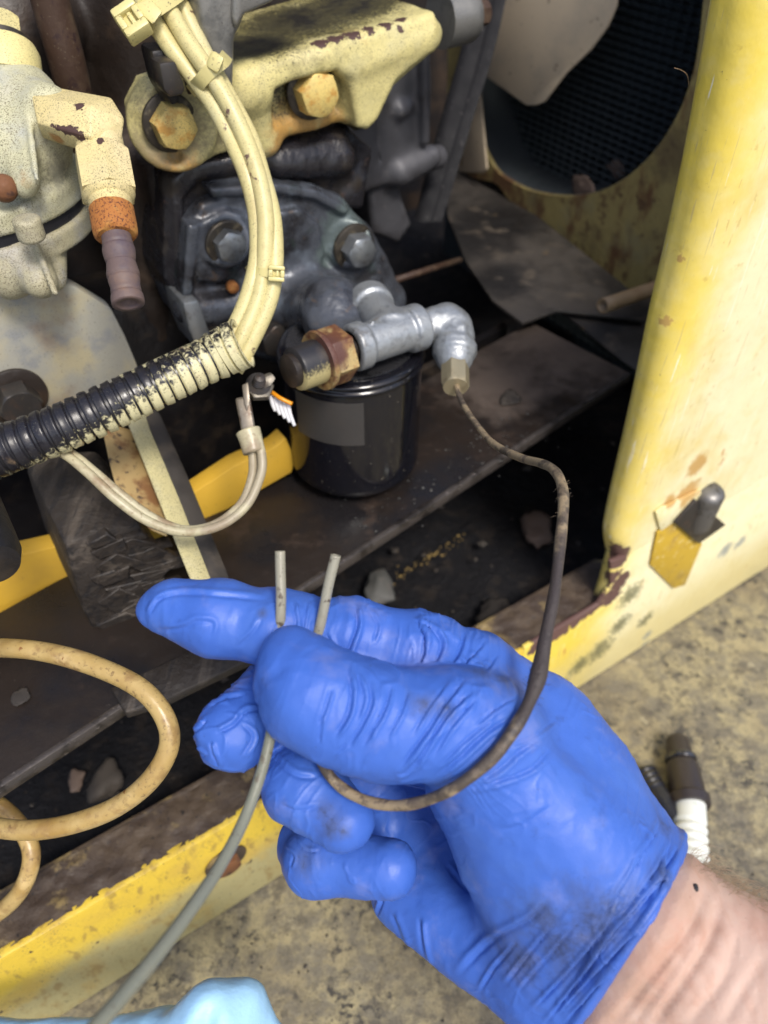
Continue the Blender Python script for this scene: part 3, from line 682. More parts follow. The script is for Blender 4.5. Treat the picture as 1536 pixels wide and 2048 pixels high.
obj('bush_sleeve', lathe(c0, nrm(U), [(0, R(52, .45)), (.012, R(52, .45)), (.0125, R(50, .45)), (.020, R(50, .45)), (.0225, R(46, .45)), (.0225, R(20, .45)), (.02, 0)], 40), M['strap'], bu, smooth='auto')
obj('bush_bolt', hexa(c0 + U * .022, U, R(26, .46), .012), M['rusty_pipe'], bu, smooth='auto')

# ---- pump cover
M['flange_black'] = mk('oil_wet_black_casting', (0.016, 0.015, 0.018), 0.24, 0.0, bump=(320, .0004, 5), layers=[nl(50, .5, .7, (.035, .028, .022), ro=.45), nl(120, .62, .72, (.10, .055, .035), ro=.6, f=.7), nl(35, .58, .7, (.045, .05, .065), f=.6)])
pc = thing('oil_pump', Pv(560, 560, .40), 'oily blue-grey cast pump cover with domed bosses above the black filter', 'oil pump')
sC = 0.402
obj('pump_flange', sdfmesh([('u', prism([(330, 352), (365, 318), (545, 288), (700, 255), (748, 300), (728, 420), (600, 420), (470, 440), (420, 640), (362, 625), (330, 560)], sC + .010, .05, .004), .001), ('u', prism([(345, 362), (372, 332), (548, 300), (690, 272), (700, 300), (560, 330), (400, 362), (368, 400), (372, 590), (352, 585)], sC + .006, .02, .003), .004), ('u', rcone(Pv(560, 330, sC + .008), Pv(680, 320, sC + .008), R(22, .46), R(30, .46)), .008)], [Pv(320, 240, sC), Pv(760, 240, sC + .06), Pv(320, 660, sC), Pv(760, 430, sC)], .0017, .012, [(90, .0009, 3), (300, .0003, 4)]), M['flange_black'], pc)
cov = [(378, 445), (405, 408), (470, 385), (540, 372), (620, 372), (690, 398), (735, 455), (775, 520), (785, 590), (800, 650), (785, 690), (690, 715), (560, 700), (470, 690), (385, 670), (362, 620), (362, 540)]
ops = [('u', prism(cov, sC, .06, .0045), .002),
       ('u', prism([(560, 425), (600, 418), (640, 450), (652, 510), (630, 545), (575, 552), (560, 500)], sC - .0045, .02, .0025), .0025),
       ('u', prism([(395, 450), (450, 425), (520, 430), (530, 560), (480, 570), (400, 565), (385, 520)], sC - .0035, .02, .0025), .003),
       ('u', rcone(Pv(380, 618, sC + .001), Pv(600, 600, sC - .002), R(34, .45), R(40, .45)), .005),
       ('u', rcone(Pv(420, 660, sC + .002), Pv(560, 690, sC + .002), R(30, .45), R(40, .45)), .010),
       ('u', rcone(Pv(500, 580, sC + .002), Pv(720, 560, sC + .004), R(36, .45), R(50, .45)), .012),
       ('u', cyl(Pv(448, 478, sC + .02), Pv(448, 478, sC - .006), R(52, .45), .002), .004),
       ('u', cyl(Pv(700, 488, sC + .02), Pv(700, 488, sC - .008), R(50, .45), .002), .005),
       ('u', rcone(Pv(690, 500, sC + .01), Pv(770, 600, sC + .012), R(50, .45), R(50, .46)), .012),
       ('u', rcone(Pv(735, 580, sC + .01), Pv(740, 610, sC - .012), R(46, .45), R(44, .44)), .008),
       ('u', cyl(Pv(708, 690, sC - .02), Pv(708, 690, sC - .02) + Z * .02, .036, .004), .012),
       ('u', prism([(378, 450), (398, 452), (385, 600), (366, 602)], sC - .005, .02, .002), .003), ('u', prism([(420, 378), (560, 368), (640, 382), (700, 420), (690, 432), (630, 400), (550, 388), (430, 398)], sC - .004, .02, .002), .003), ('u', cyl(Pv(545, 670, sC + .02), Pv(545, 672, sC - .008), R(42, .43), .003), .006)]
_fa = P(708, 870, .487); _ft = np.array([_fa[0], _fa[1], .322])
ops += [('u', cyl(_ft, _ft + Z * .014, .024, .003), .008), ('u', rcone(_ft + Z * .008 + V * .020, Pv(600, 640, sC + .016), .018, .026), .012)]
pts = [Pv(340, 350, sC), _ft - V * .03, Pv(820, 350, sC + .06), Pv(350, 760, sC - .03), Pv(820, 760, sC), Pv(340, 350, sC + .06)]
obj('pump_casting', sdfmesh(ops, pts, 0.0012, .012, [(260, .0003, 3), (60, .0005, 4)]), M['pump_iron'], pc)
flange_bolt(pc, 452, 484, sC - .006, 33, 45, .007, M['steel'], M['washer_dark'], .1)
flange_bolt(pc, 706, 492, sC - .008, 33, 46, .010, M['steel'], M['washer_dark'], .4)
flange_bolt(pc, 541, 666, sC - .008, 37, 42, .010, M['dark_steel'], M['dark_steel'], .1)
lg = [Pv(x, y, sC - .012) for x, y in [(366, 606), (398, 600), (428, 688), (420, 700), (396, 704), (378, 660)]]
obj('side_lug', plate(lg, V * .03, .002, 2), M['steel'], pc, smooth='auto')
obj('rust_button', lathe(Pv(468, 577, sC - .009), -V, [(-.004, R(13, .44)), (0, R(12, .44)), (.001, R(8, .44)), (.0012, 0)], 18), M['rust'], pc)

# ---- oil filter
fa = P(708, 870, .487); fr = 0.0410
hy = math.hypot(fa[0], fa[1]) - fr
def zfront(y):
    r = ray(708, y); return H + r[2] * hy / math.hypot(r[0], r[1])
z1, z0 = zfront(775), zfront(1006)
fb = np.array([fa[0], fa[1], z0]); hh = z1 - z0
of = thing('oil_filter', fb, 'glossy black spin-on oil filter with a blank grey label', 'oil filter')
obj('filter_can', lathe(fb, Z, [(0.0, fr * .55), (.0, fr * .8), (.0015, fr * .92), (.006, fr * .995), (.009, fr), (hh - .011, fr), (hh - .009, fr * .992), (hh - .006, fr * .99)], 72), M['black_gloss'], of, smooth='auto')
bead = [(hh - .0065, fr * .99), (hh - .006, fr * 1.035), (hh - .0048, fr * 1.05), (hh - .0036, fr * 1.03), (hh - .003, fr * .985), (hh - .0024, fr * 1.02), (hh - .001, fr * 1.035), (hh, fr * 1.02), (hh + .0012, fr * .96), (hh + .0015, fr * .7)]
obj('filter_rim', lathe(fb, Z, bead, 72), M['black_gloss'], of)
obj('filter_seal', lathe(fb, Z, [(hh + .0012, fr * .5), (hh + .0012, fr * .88), (hh + .002, fr * .90), (hh + .003, fr * .90), (hh + .0035, fr * .5)], 56), M['rim_metal'], of, smooth='auto')
def onfilter(px, py, rr):
    r = ray(px, py); o = CAM - fb; a = r[0] ** 2 + r[1] ** 2; b = 2 * (o[0] * r[0] + o[1] * r[1]); c = o[0] ** 2 + o[1] ** 2 - rr * rr
    t = (-b - math.sqrt(max(b * b - 4 * a * c, 0))) / (2 * a); return CAM + r * t
pA, pB = onfilter(596, 830, fr), onfilter(728, 850, fr)
aA, aB = [math.atan2(p[1] - fb[1], p[0] - fb[0]) for p in (pA, pB)]
zl1, zl0 = onfilter(722, 806, fr)[2], onfilter(722, 890, fr)[2]
vs = []; fs = []
for i in range(25):
    a = aA + (aB - aA) * i / 24
    for (z, rr) in ((zl0, fr + .0001), (zl0, fr + .0004), (zl1, fr + .0004), (zl1, fr + .0001)):
        vs.append((fb[0] + rr * math.cos(a), fb[1] + rr * math.sin(a), z))
for i in range(24):
    for k in range(3): fs.append([i * 4 + k, (i + 1) * 4 + k, (i + 1) * 4 + k + 1, i * 4 + k + 1])
obj('filter_label', (vs, fs), M['grey_label'], of, smooth='auto')

# ---- galvanised pipe fittings
pf = thing('pipe_fitting', P(780, 670, .42), 'galvanised pipe tee and elbow screwed into the pump cover', 'pipe fitting')
tL, tR = P(703, 697, .402), P(842, 652, .422); td = nrm(tR - tL); tB = P(735, 602, .440); tm = P(783, 665, .412)
r_ = .0108
ops = [('u', cyl(tL, tR, r_, .001), .001), ('u', cyl(tL, tL + td * .0085, r_ * 1.16, .0016), .0015), ('u', cyl(tR - td * .0095, tR, r_ * 1.18, .002), .0015),
       ('u', cyl(tm, tB, r_ * .98, .001), .004), ('u', cyl(tB, tB + nrm(tm - tB) * .011, r_ * 1.2, .002), .0015),
       ('s', cyl(tL - td * .01, tL + td * .012, r_ * .80, .0005), .0008)]
for k in range(7):
    q = P(715 + k * 5, 655 + (k % 3) * 2 - k * 1.6, .3995); ops.append(('u', rcone(q, q + td * .0012, .0009, .0006), .0006))
for k in range(5):
    q = P(792 + k * 8, 632 - k * 2.4 + (k % 2) * 4, .4095); ops.append(('u', rcone(q, q + td * .001, .0009, .0006), .0006))
obj('pipe_tee', sdfmesh(ops, [tL, tR, tB], 0.0007, .016, [(500, .00012, 2)]), M['galv'], pf)
e1, e2, e3 = P(852, 652, .428), P(904, 644, .432), P(909, 712, .425)
cc = [P(872, 649, .430), P(893, 645, .432), P(907, 655, .431), P(910, 675, .429)]
ops = [('u', cyl(e1 - td * .008, cc[0], .0088, .0008), .001)]
for a, b in zip(cc[:-1], cc[1:]): ops.append(('u', rcone(a, b, .0102, .0104), .002))
ops += [('u', rcone(cc[-1], e3, .0104, .0106), .002), ('u', cyl(P(909, 690, .4275), e3, .0124, .002), .002),
        ('u', rcone(P(925, 655, .42), P(930, 690, .418), .0016, .0016), .003), ('u', rcone(P(880, 660, .4225), P(905, 672, .4195), .0022, .0018), .004)]
obj('pipe_elbow', sdfmesh(ops, cc + [e1, e3], 0.0007, .018, [(420, .0002, 5), (140, .0004, 6)]), M['galv'], pf)
n0 = P(910, 716, .4248); na = nrm(P(911, 772, .413) - n0)
obj('adapter_collar', lathe(n0 - na * .003, na, [(0, .0092), (.005, .0092), (.006, .0080), (.0085, .0078)], 32), M['galv'], pf, smooth='auto')
nl_ = np.linalg.norm(P(911, 772, .413) - n0)
obj('compression_nut', hexa(n0 + na * .004, na, .0078, nl_ - .003, .35), M['brass_dirty'], pf, smooth='auto')

# ---- pressure sender
s0 = P(700, 700, .402); s1 = P(552, 752, .380); sd = nrm(s1 - s0)
ps_ = thing('pressure_sender', P(620, 725, .395), 'black pressure sender with rusty hex collar screwed into the tee', 'pressure sender')
M['sender_hex'] = cream('sender_hex_paint', (0.42, 0.31, 0.125), .5, extra=[nl(60, .42, .56, (.12, .045, .022)), nl(150, .5, .62, (.30, .17, .06), f=.6), nl(260, .6, .68, (.06, .03, .02)),
    sp([(P(655, 705, .385), .012)], (.09, .035, .025), s=100, amp=.8)])
M['sender_body'] = mk('sender_black', (0.022, 0.021, 0.024), 0.35, layers=[
    dict(k='g', p=P(595, 752, .372), dir=-Z, len=0.007, c=(.46, .39, .18), s=700, amp=2.2, lo=.1, hi=.9, ro=.6, f=.85), nl(60, .5, .7, (.07, .055, .045), f=.7)])
def al(t): return s0 + sd * t
Ls = np.linalg.norm(s1 - s0); 
obj('thread_neck', lathe(al(-.004), sd, [(0, .0072), (.008, .0072), (.010, .0095), (.012, .0095)], 28), M['brown_iron'], ps_, smooth='auto')
t_h0 = np.linalg.norm(P(678, 708, .405) - s0)
obj('hex_collar', hexa(al(t_h0 - .002), sd, .0150, .0125, .5), M['sender_hex'], ps_, smooth='auto')
t_f = t_h0 + .0105
obj('crimp_rim', lathe(al(t_f), sd, [(0, .012), (0, .0152), (.0015, .0156), (.003, .0152), (.003, .011)], 48), M['sender_hex'], ps_, smooth='auto')
obj('sender_body', lathe(al(t_f + .0028), sd, [(0, .0114), (.0125, .0114), (.0138, .0111), (.0145, .0102), (.0145, .004)], 48), M['sender_body'], ps_, smooth='auto')
obj('sender_cap', lathe(al(t_f + .0165), sd, [(0, .0085), (.004, .0085), (.005, .007), (.005, 0)], 32), M['brown_iron'], ps_, smooth='auto')
q = P(515, 757, .378)
M['terminal_metal'] = mk('grimy_terminal_metal', (0.15, 0.135, 0.11), 0.45, 0.5, bump=(600, .0001), layers=[nl(150, .5, .66, (.05, .04, .03)), nl(500, .62, .7, (.35, .31, .2))])
tp_ = lathe(q + Z * -.004, nrm(Z - V * .5), [(0, .0062), (.0015, .0062), (.0015, .0032), (.003, .0034), (.0035, .0028), (.0045, .0032), (.005, .0026), (.006, .0030), (.0065, .0024), (.0075, .0026), (.008, 0)], 18)
obj('terminal_stud', tp_, M['dark_steel'], ps_, smooth='auto')
obj('terminal_nut', hexa(q + Z * -.0065, nrm(Z - V * .5), .0072, .0032, .2), M['terminal_metal'], ps_, smooth='auto')
obj('terminal_tab', plate([P(x, y, .3795) for x, y in [(500, 775), (512, 784), (542, 772), (552, 757), (545, 748), (522, 755)]], V * .0022, .0005), M['terminal_metal'], ps_, smooth='auto')
# orange band and white strands by the sender
ws = thing('white_strands', P(562, 810, .395), 'bundle of short white strands under an orange band below the black sender', 'wire strands')
pth = spline([P(540, 782, .392), P(560, 796, .388), P(584, 808, .389)], 8)
obj('orange_band', tube(pth, .0011, 10), M['orange'], ws)
for k in range(5):
    x0 = 541 + k * 8.5; y0 = 788 + k * 4.5
    obj('strand', tube(spline([P(x0, y0, .393), P(x0 + 5, y0 + 22, .394), P(x0 + 10 + k, y0 + 34 + k * 3, .395)], 5), np.linspace(.0013, .0009, 11), 8), M['white_wire'], ws)
# ---- fuel pump on the left
fp = thing('fuel_pump', Pv(60, 350, .37), 'cream painted cast fuel pump with elbow fitting and stubby hose', 'fuel pump')
M['pump_cream'] = cream('pump_cream_paint', (0.50, 0.48, 0.31), .9, green=.8, rough=.6, extra=[
    sp([(P(115, 345, .35), .010), (P(60, 330, .34), .006), (P(150, 400, .33), .004)], (.022, .022, .022), s=420, d=8, amp=2.2, lo=-.1, hi=.9, f=.8), nl(24, .5, .7, (.30, .29, .22), f=.6),
    sp([(P(20, 210, .345), .010), (P(60, 360, .33), .006)], (.40, .22, .07), s=120, amp=1.6, lo=.1, hi=.7, f=.7)])
elc = [(P(84 + 14 * k, 250 + 3.6 * k, .3205), .0030) for k in range(8)] + [(P(150, 205, .318), .004), (P(90, 188, .32), .004), (P(225, 215, .318), .0025), (P(240, 290, .318), .004), (P(118, 183, .32), .003), (P(200, 282, .318), .002)]
M['elbow_cream'] = cream('elbow_cream_paint', (0.64, 0.53, 0.25), .55, chips=elc, green=.3, extra=[sp([(P(110, 285, .33), .006), (P(195, 300, .325), .004), (P(225, 220, .318), .004)], (.40, .16, .03), s=150, amp=1.6, lo=.2, hi=.6, f=.8)])
M['cap_cream'] = cream('cap_cream_paint', (0.66, 0.57, 0.25), .3, green=.3, rust=[(P(20, 75, .36), .012)])
pd = .345
ops = [('u', rcone(P(10, 130, .36), P(55, 290, .352), R(66, pd), R(80, pd)), .001),
       ('u', rcone(P(60, 215, .352), P(95, 222, .338), R(62, pd), R(50, pd)), .012),
       ('u', rcone(P(-60, 250, .36), P(-20, 360, .36), R(110, pd), R(130, pd)), .02),
       ('u', rcone(P(52, 190, .334), P(74, 362, .322), R(5, pd), R(4, pd)), .003), ('u', rcone(P(40, 215, .337), P(66, 358, .328), R(10, pd), R(9, pd)), .006),
       ('u', rcone(P(20, 250, .342), P(50, 370, .333), R(26, pd), R(24, pd)), .008)]
fcx = P(-34, 400, .372)
fz = Z
zf = lambda px, py, rr: None
fr1 = .049
ops += [('u', cyl(fcx + Z * .001, fcx + Z * .012, fr1, .0022), .005)]
pts = [P(-200, 80, .36), P(170, 80, .36), P(170, 420, .33), fcx + U * .05, fcx - U * .05 - V * .05, P(-200, 300, .36), fcx - V * .05]
obj('pump_housing', sdfmesh(ops, pts, 0.0013, .012, [(900, .00014, 2), (150, .0002, 3)]), M['pump_cream'], fp)
obj('flange_gasket', lathe(fcx - Z * .0045, Z, [(0, .02), (0, fr1 - .002), (.006, fr1 - .002), (.006, .02)], 80), M['black_plastic'], fp, smooth='auto')
ops = [('u', cyl(fcx - Z * .015, fcx - Z * .0042, fr1 + .0005, .002), .001),
       ('u', rcone(P(34, 490, .362), P(80, 562, .352), R(50, pd), R(35, pd)), .004), ('u', rcone(P(-40, 500, .365), P(20, 560, .36), R(60, pd), R(40, pd)), .01),
       ('u', rcone(P(92, 490, .372), P(106, 556, .366), R(42, pd), R(28, pd)), .003),
       ('u', rcone(P(72, 490, .349), P(110, 586, .340), R(7, pd), R(6, pd)), .002),
       ('u', cyl(P(60, 462, .331) - Z * .004, P(60, 462, .331) + Z * .006, R(26, pd), .0015), .002)]
pts = [P(-200, 430, .36), P(180, 380, .34), P(150, 610, .33), P(-100, 600, .36), fcx + U * .05, fcx - V * .05, fcx + V * .05]
M['bowl_cream'] = cream('bowl_cream_paint', (0.40, 0.365, 0.24), 1.0, green=.9, rough=.6)
obj('pump_bowl', sdfmesh(ops, pts, 0.0013, .012, [(900, .00014, 2)]), M['bowl_cream'], fp)
ca = nrm(P(15, 30, .352) - P(30, 150, .352))
cb = P(14, 165, .352)
obj('cap_collar', lathe(cb, ca, [(0, R(66, pd)), (.004, R(70, pd)), (.012, R(70, pd)), (.0155, R(64, pd)), (.0155, R(40, pd))], 48), M['cap_cream'], fp, smooth='auto')
obj('cap_washer', lathe(cb + ca * .0155, ca, [(0, R(52, pd)), (.004, R(52, pd)), (.004, R(30, pd))], 40), M['washer_dark'], fp, smooth='auto')
obj('cap_bolt', hexa(cb + ca * .0185, ca, R(42, pd), .011, .3), M['cap_cream'], fp, smooth='auto')
obj('rusty_screw', lathe(P(8, 375, .328), nrm(P(8, 365, .318) - P(8, 375, .328)), [(-.004, R(26, .33)), (0, R(26, .33)), (.003, R(20, .33)), (.004, 0)], 24), M['rust_dark'], fp)
# elbow fitting: octagonal forged body turning down
a0, a1 = P(52, 226, .345), P(222, 258, .322); ad = nrm(a1 - a0); al_ = np.linalg.norm(a1 - a0)
ev, ef = hull([P(*q) for q in [(62, 190, .327), (182, 212, .318), (180, 274, .317), (74, 246, .324), (105, 173, .338), (222, 195, .330), (86, 276, .335), (202, 312, .327), (249, 238, .328), (241, 296, .329), (72, 180, .35), (230, 215, .352), (232, 300, .35), (92, 280, .352)]], .0009, 2)
obj('elbow_body', (ev, ef), M['elbow_cream'], fp, smooth='auto')
obj('elbow_collar', lathe(a0 - ad * .004, ad, [(0, R(58, .34)), (.006, R(58, .34)), (.0075, R(52, .34))], 40), M['elbow_cream'], fp, smooth='auto')
d0, d1 = P(196, 268, .331), P(257, 608, .318); dn = nrm(d1 - d0); dl = np.linalg.norm(d1 - d0)
def dt(y): return (y - 268) / 340 * dl
obj('elbow_spout', lathe(d0, dn, [(0, R(46, .33)), (dt(312), R(46, .33)), (dt(322), R(40, .33)), (dt(322), R(20, .33))], 40), M['elbow_cream'], fp, smooth='auto')
obj('nut_flats', hexa(d0 + dn * dt(394), -dn, R(57, .33), dt(394) - dt(308), .2, .10), M['elbow_cream'], fp, smooth='auto')
cn = lathe(d0, dn, [(dt(390), R(46, .328)), (dt(394), R(51, .328)), (dt(402), R(46, .328)), (dt(405), R(41, .328)), (dt(412), R(42, .328)), (dt(416), R(39, .328)), (dt(424), R(42, .328)), (dt(428), R(30, .328))], 48)
obj('coupling_nut', cn, M['elbow_cream'], fp, smooth='auto')
vf = lathe(d0, dn, [(dt(421), R(38, .327)), (dt(422), R(43, .327)), (dt(440), R(43, .327)), (dt(462), R(43.5, .327)), (dt(472), R(42, .327)), (dt(477), R(37, .327)), (dt(478), R(26, .327))], 44)
v = np.array(vf[0]); v += (vnoise(v, 260, 3, 3) * .0006)[:, None] * nrm(np.cross(dn, [1, 0, 0]))
obj('ferrule', (v, vf[1]), M['rust'], fp, smooth='auto')
prof = []
for k in range(60):
    y = 470 + (608 - 470) * k / 59; r0 = 30.5 - 1.5 * math.sin(k * .31) - (2.4 if k % 13 in (11, 12) else 0)
    prof.append((dt(y), R(r0, .322)))
prof += [(dt(608), R(18, .32)), (dt(596), R(16, .32)), (dt(594), 0)]
obj('hose', lathe(d0, dn, prof, 36), M['hose'], fp)

# ---- cable bundle, ties and split conduit
wh = thing('wiring_harness', P(460, 400, .36), 'cream overspray painted cable bundle curving down into a corrugated conduit', 'wiring harness')
dk = lambda y: .352 + .00002 * (y - 100)
c1 = [(268, -30), (305, 38), (345, 100), (392, 162), (428, 212), (465, 285), (494, 352), (512, 425), (516, 500), (508, 552), (490, 610), (462, 672), (440, 720)]
c2 = [(300, -40), (338, 20), (372, 78), (416, 142), (452, 198), (486, 268), (514, 345), (530, 425), (531, 500), (526, 552), (512, 612), (480, 684), (455, 730)]
c3 = [(330, -40), (362, 12), (392, 74), (420, 128), (455, 190), (500, 275), (524, 350), (544, 425), (550, 490), (548, 552), (535, 612), (500, 688), (470, 740)]
dz = {0: [-.004, -.004, -.003, 0, 0, 0, -.002, 0, .001, 0, 0, 0, 0], 1: [-.002, -.004, -.005, -.005, -.004, -.003, -.004, -.003, -.002, -.001, -.001, -.002, 0], 2: [.003, .003, .004, .004, .005, .005, .004, .003, .001, .0, .0, 0, 0]}
for i, cc_ in enumerate((c1, c2, c3)):
    rad = R(17.5, .355)
    obj('cable', tube(spline([P(x, y, dk(y) + dz[i][k]) for k, (x, y) in enumerate(cc_)], 10), rad, 20), M['cable'], wh)
def band(pts, w, th=.0012):
    """strap that lies over the cables: ribbon of half width w along the given points"""
    p = spline(pts, 8); T = np.gradient(p, axis=0); vs = []; fs = []
    for i in range(len(p)):
        t = nrm(T[i]); o = nrm(CAM - p[i]); b = nrm(np.cross(t, o)); o = np.cross(b, t)
        vs += [p[i] - b * w, p[i] - b * w + o * th, p[i] + b * w + o * th, p[i] + b * w]
    for i in range(len(p) - 1):
        for k in range(4): fs.append([i * 4 + k, (i + 1) * 4 + k, (i + 1) * 4 + (k + 1) % 4, i * 4 + (k + 1) % 4])
    fs += [[0, 1, 2, 3], [len(vs) - 1, len(vs) - 2, len(vs) - 3, len(vs) - 4]]
    return vs, fs
# top tie with its square buckle
t1 = obj('cable_tie', band([P(262, 62, .346), P(285, 30, .340), P(312, 8, .338), P(345, -14, .342), (P(365, -30, .35))], R(20, .35)), M['tie'], wh, smooth='auto')
hq = [(230, 30), (252, 16), (280, 12), (306, 48), (268, 76), (258, 72)]
front = [P(x, y, .337) for x, y in [(231, 34), (254, 19), (300, 52), (268, 76), (257, 70)]]
ops = [('u', rcone(P(250, 36, .339), P(270, 58, .339), .0032, .0032), .001)]
bq = [P(x, y, .3365) for x, y in [(230, 32), (252, 18), (306, 50), (268, 76)]]
cen = sum(bq) / 4; bx = nrm(bq[1] - bq[0]); by = nrm(np.cross(CAM - cen, bx)); bz = np.cross(bx, by)
bx = nrm(P(306, 50, .3365) - P(268, 76, .3365)); by = nrm(P(252, 18, .3365) - P(306, 50, .3365)); by = nrm(by - bx * by.dot(bx)); bz = np.cross(bx, by); bz = bz if bz.dot(CAM - cen) > 0 else -bz
def buckle(cen, bx, by, bz, a, b, t, hole=.45):
    """square tie head: a frame of four bars round the slot and the pawl in it"""
    pr = []
    for sx_, sy_, wx, wy in ((0, 1, a, b * .28), (0, -1, a, b * .28), (1, 0, a * .28, b * .46), (-1, 0, a * .28, b * .46)):
        pr.append(box(cen + bx * sx_ * (a - a * .28) / 2 + by * sy_ * (b - b * .28) / 2, (bx, by, bz), (wx * (.999 if sy_ else 1), wy, t * (1 if sy_ else .99)), t * .12))
    pr.append(box(cen - bz * t * .15, (bx, by, bz), (a * .5, b * .5, t * .5), t * .05))
    pr.append(box(cen + bz * t * .12 + bx * a * .05, (bx, by, bz), (a * .16, b * .40, t * .4), t * .05))
    return join(*pr)
obj('tie_head', buckle(cen, bx, by, bz, R(52, .337), R(66, .337), .008), M['tie'], t1, smooth='auto')
side = [P(270, 2, .335), P(292, 14, .334), P(322, 22, .336), P(308, 50, .3365), P(282, 34, .336)]
obj('tie_neck', plate([P(x, y, .3345) for x, y in [(262, 10), (300, -4), (326, 22), (306, 50)]], nrm(cen - CAM) * .006, .001, 2), M['tie'], t1, smooth='auto')
t2 = obj('cable_tie', band([P(384, 180, .360), P(398, 166, .3485), P(414, 148, .344), P(430, 134, .3435), P(446, 122, .349), P(452, 114, .36)], R(13, .35)), M['tie'], wh, smooth='auto')
q = P(430, 124, .342); b1 = nrm(P(446, 128, .342) - P(420, 112, .342)); b3 = nrm(CAM - q); b2 = np.cross(b3, b1)
obj('tie_head', box(q, (b1, b2, b3), (R(30, .35), R(36, .35), .007), .0016), M['tie'], t2, smooth='auto')
t3 = obj('cable_tie', band([P(498, 540, .372), P(503, 538, .362), P(518, 543, .3575), P(535, 546, .3565), P(555, 547, .3575), P(562, 548, .366)], R(8, .36)), M['tie'], wh, smooth='auto', label='small tie with black left half')
q = P(553, 547, .3555); b3 = nrm(CAM - q); b1 = nrm(P(572, 549, .3555) - P(536, 546, .3555)); b1 = nrm(b1 - b3 * b1.dot(b3)); b2 = np.cross(b3, b1)
obj('tie_head', buckle(q, b1, b2, b3, R(32, .36), R(30, .36), .0055), M['tie'], t3, smooth='auto')
# conduit
ct = spline([P(-70, 935, .335), P(0, 903, .338), (P(100, 865, .341)), P(200, 822, .345), P(300, 776, .350), P(380, 738, .354), P(432, 712, .357), P(455, 700, .357), P(486, 686, .356)], 40)
# arc-length resample
dl_ = np.r_[0, np.cumsum(np.linalg.norm(np.diff(ct, axis=0), axis=1))]; tot = dl_[-1]
pitch = R(24.5, .347); nsm = int(tot / pitch * 12)
sm = np.linspace(0, tot, nsm); cp_ = np.stack([np.interp(sm, dl_, ct[:, k]) for k in range(3)], 1)
ph = (sm / pitch) % 1.0
g = np.clip(np.minimum(ph, 1 - ph) / .10 - .55, 0, 1); g = g * g * (3 - 2 * g)
base_r = np.interp(sm / tot, [0, .5, .86, .9, 1], [R(50, .338), R(48, .347), R(45, .355), R(48, .356), R(51, .356)])
rad = base_r * (0.80 + .20 * g) * (1 + .018 * np.sin(sm * 900))
vf = tube(cp_, rad, 36, cap=False, hollow=.82)
v = np.array(vf[0])
# the last turns sit askew: shear along the axis with the angle round it
axd = nrm(ct[-1] - ct[-60]); last = np.linalg.norm(v - cp_[-1], axis=1)
M['conduit'] = mk('black_conduit_with_cream_overspray', (0.014, 0.013, 0.017), 0.3, bump=(700, 0.00008), layers=[
    dict(k='g', p=P(95, 868, .343), dir=nrm(-Z + U * .38 - V * .1), len=0.020, c=(.60, .55, .32), s=420, amp=1.5, lo=.05, hi=.32, ro=.55),
    nl(1300, .60, .66, (.05, .048, .045), d=2, mul=(80, .35, .6), f=.9),
    nl(130, .66, .70, (.02, .02, .025)), nl(60, .60, .72, (.35, .24, .14), f=.5)])
cdt = obj('conduit', (v, vf[1]), M['conduit'], wh)
obj('conduit_core', tube(cp_[::3][:-6], base_r[::3][:-6] * .865, 28, cap=False), M['black_plastic'], cdt)
# ---- sensor lead
sl = thing('sensor_lead', P(480, 1000, .375), 'two stained white wires drooping from the conduit to a push-on terminal', 'sensor lead')
w1 = [(60, 880, .352), (125, 906, .348), (175, 945, .346), (232, 998, .346), (295, 1042, .350), (365, 1064, .356), (438, 1052, .364), (492, 1012, .370), (520, 955, .374), (524, 915, .375), (514, 872, .375)]
w2 = [(70, 872, .355), (140, 906, .350), (190, 945, .349), (245, 992, .349), (306, 1036, .353), (370, 1060, .359), (432, 1048, .368), (482, 1008, .375), (503, 958, .379), (506, 920, .379), (500, 872, .378)]
for w in (w1, w2): obj('wire', tube(spline([P(*q) for q in w], 12), R(9.5, .36), 14), M['wire_white'], sl)
bt = spline([P(508, 905, .376), P(502, 880, .3765), P(496, 862, .377)], 6)
obj('boot', tube(bt, np.linspace(R(22, .377), R(25, .377), len(bt)), 22), M['wire_white'], sl)
cq = [P(x, y, .3735) for x, y in [(470, 796), (500, 792), (512, 862), (484, 870)]]
M['terminal'] = mk('tarnished_terminal', (0.22, 0.19, 0.15), 0.45, 0.5, layers=[nl(120, .45, .65, (.10, .07, .05)), nl(500, .6, .68, (.3, .28, .24))])
obj('terminal_sleeve', plate(cq, nrm(cq[0] - CAM) * .006, .0014, 3), M['terminal'], sl, smooth='auto')
obj('terminal_blade', plate([P(x, y, .372) for x, y in [(484, 770), (496, 764), (500, 800), (494, 822), (488, 806)]], nrm(cq[0] - CAM) * .0015, .0004), M['terminal'], sl, smooth='auto')

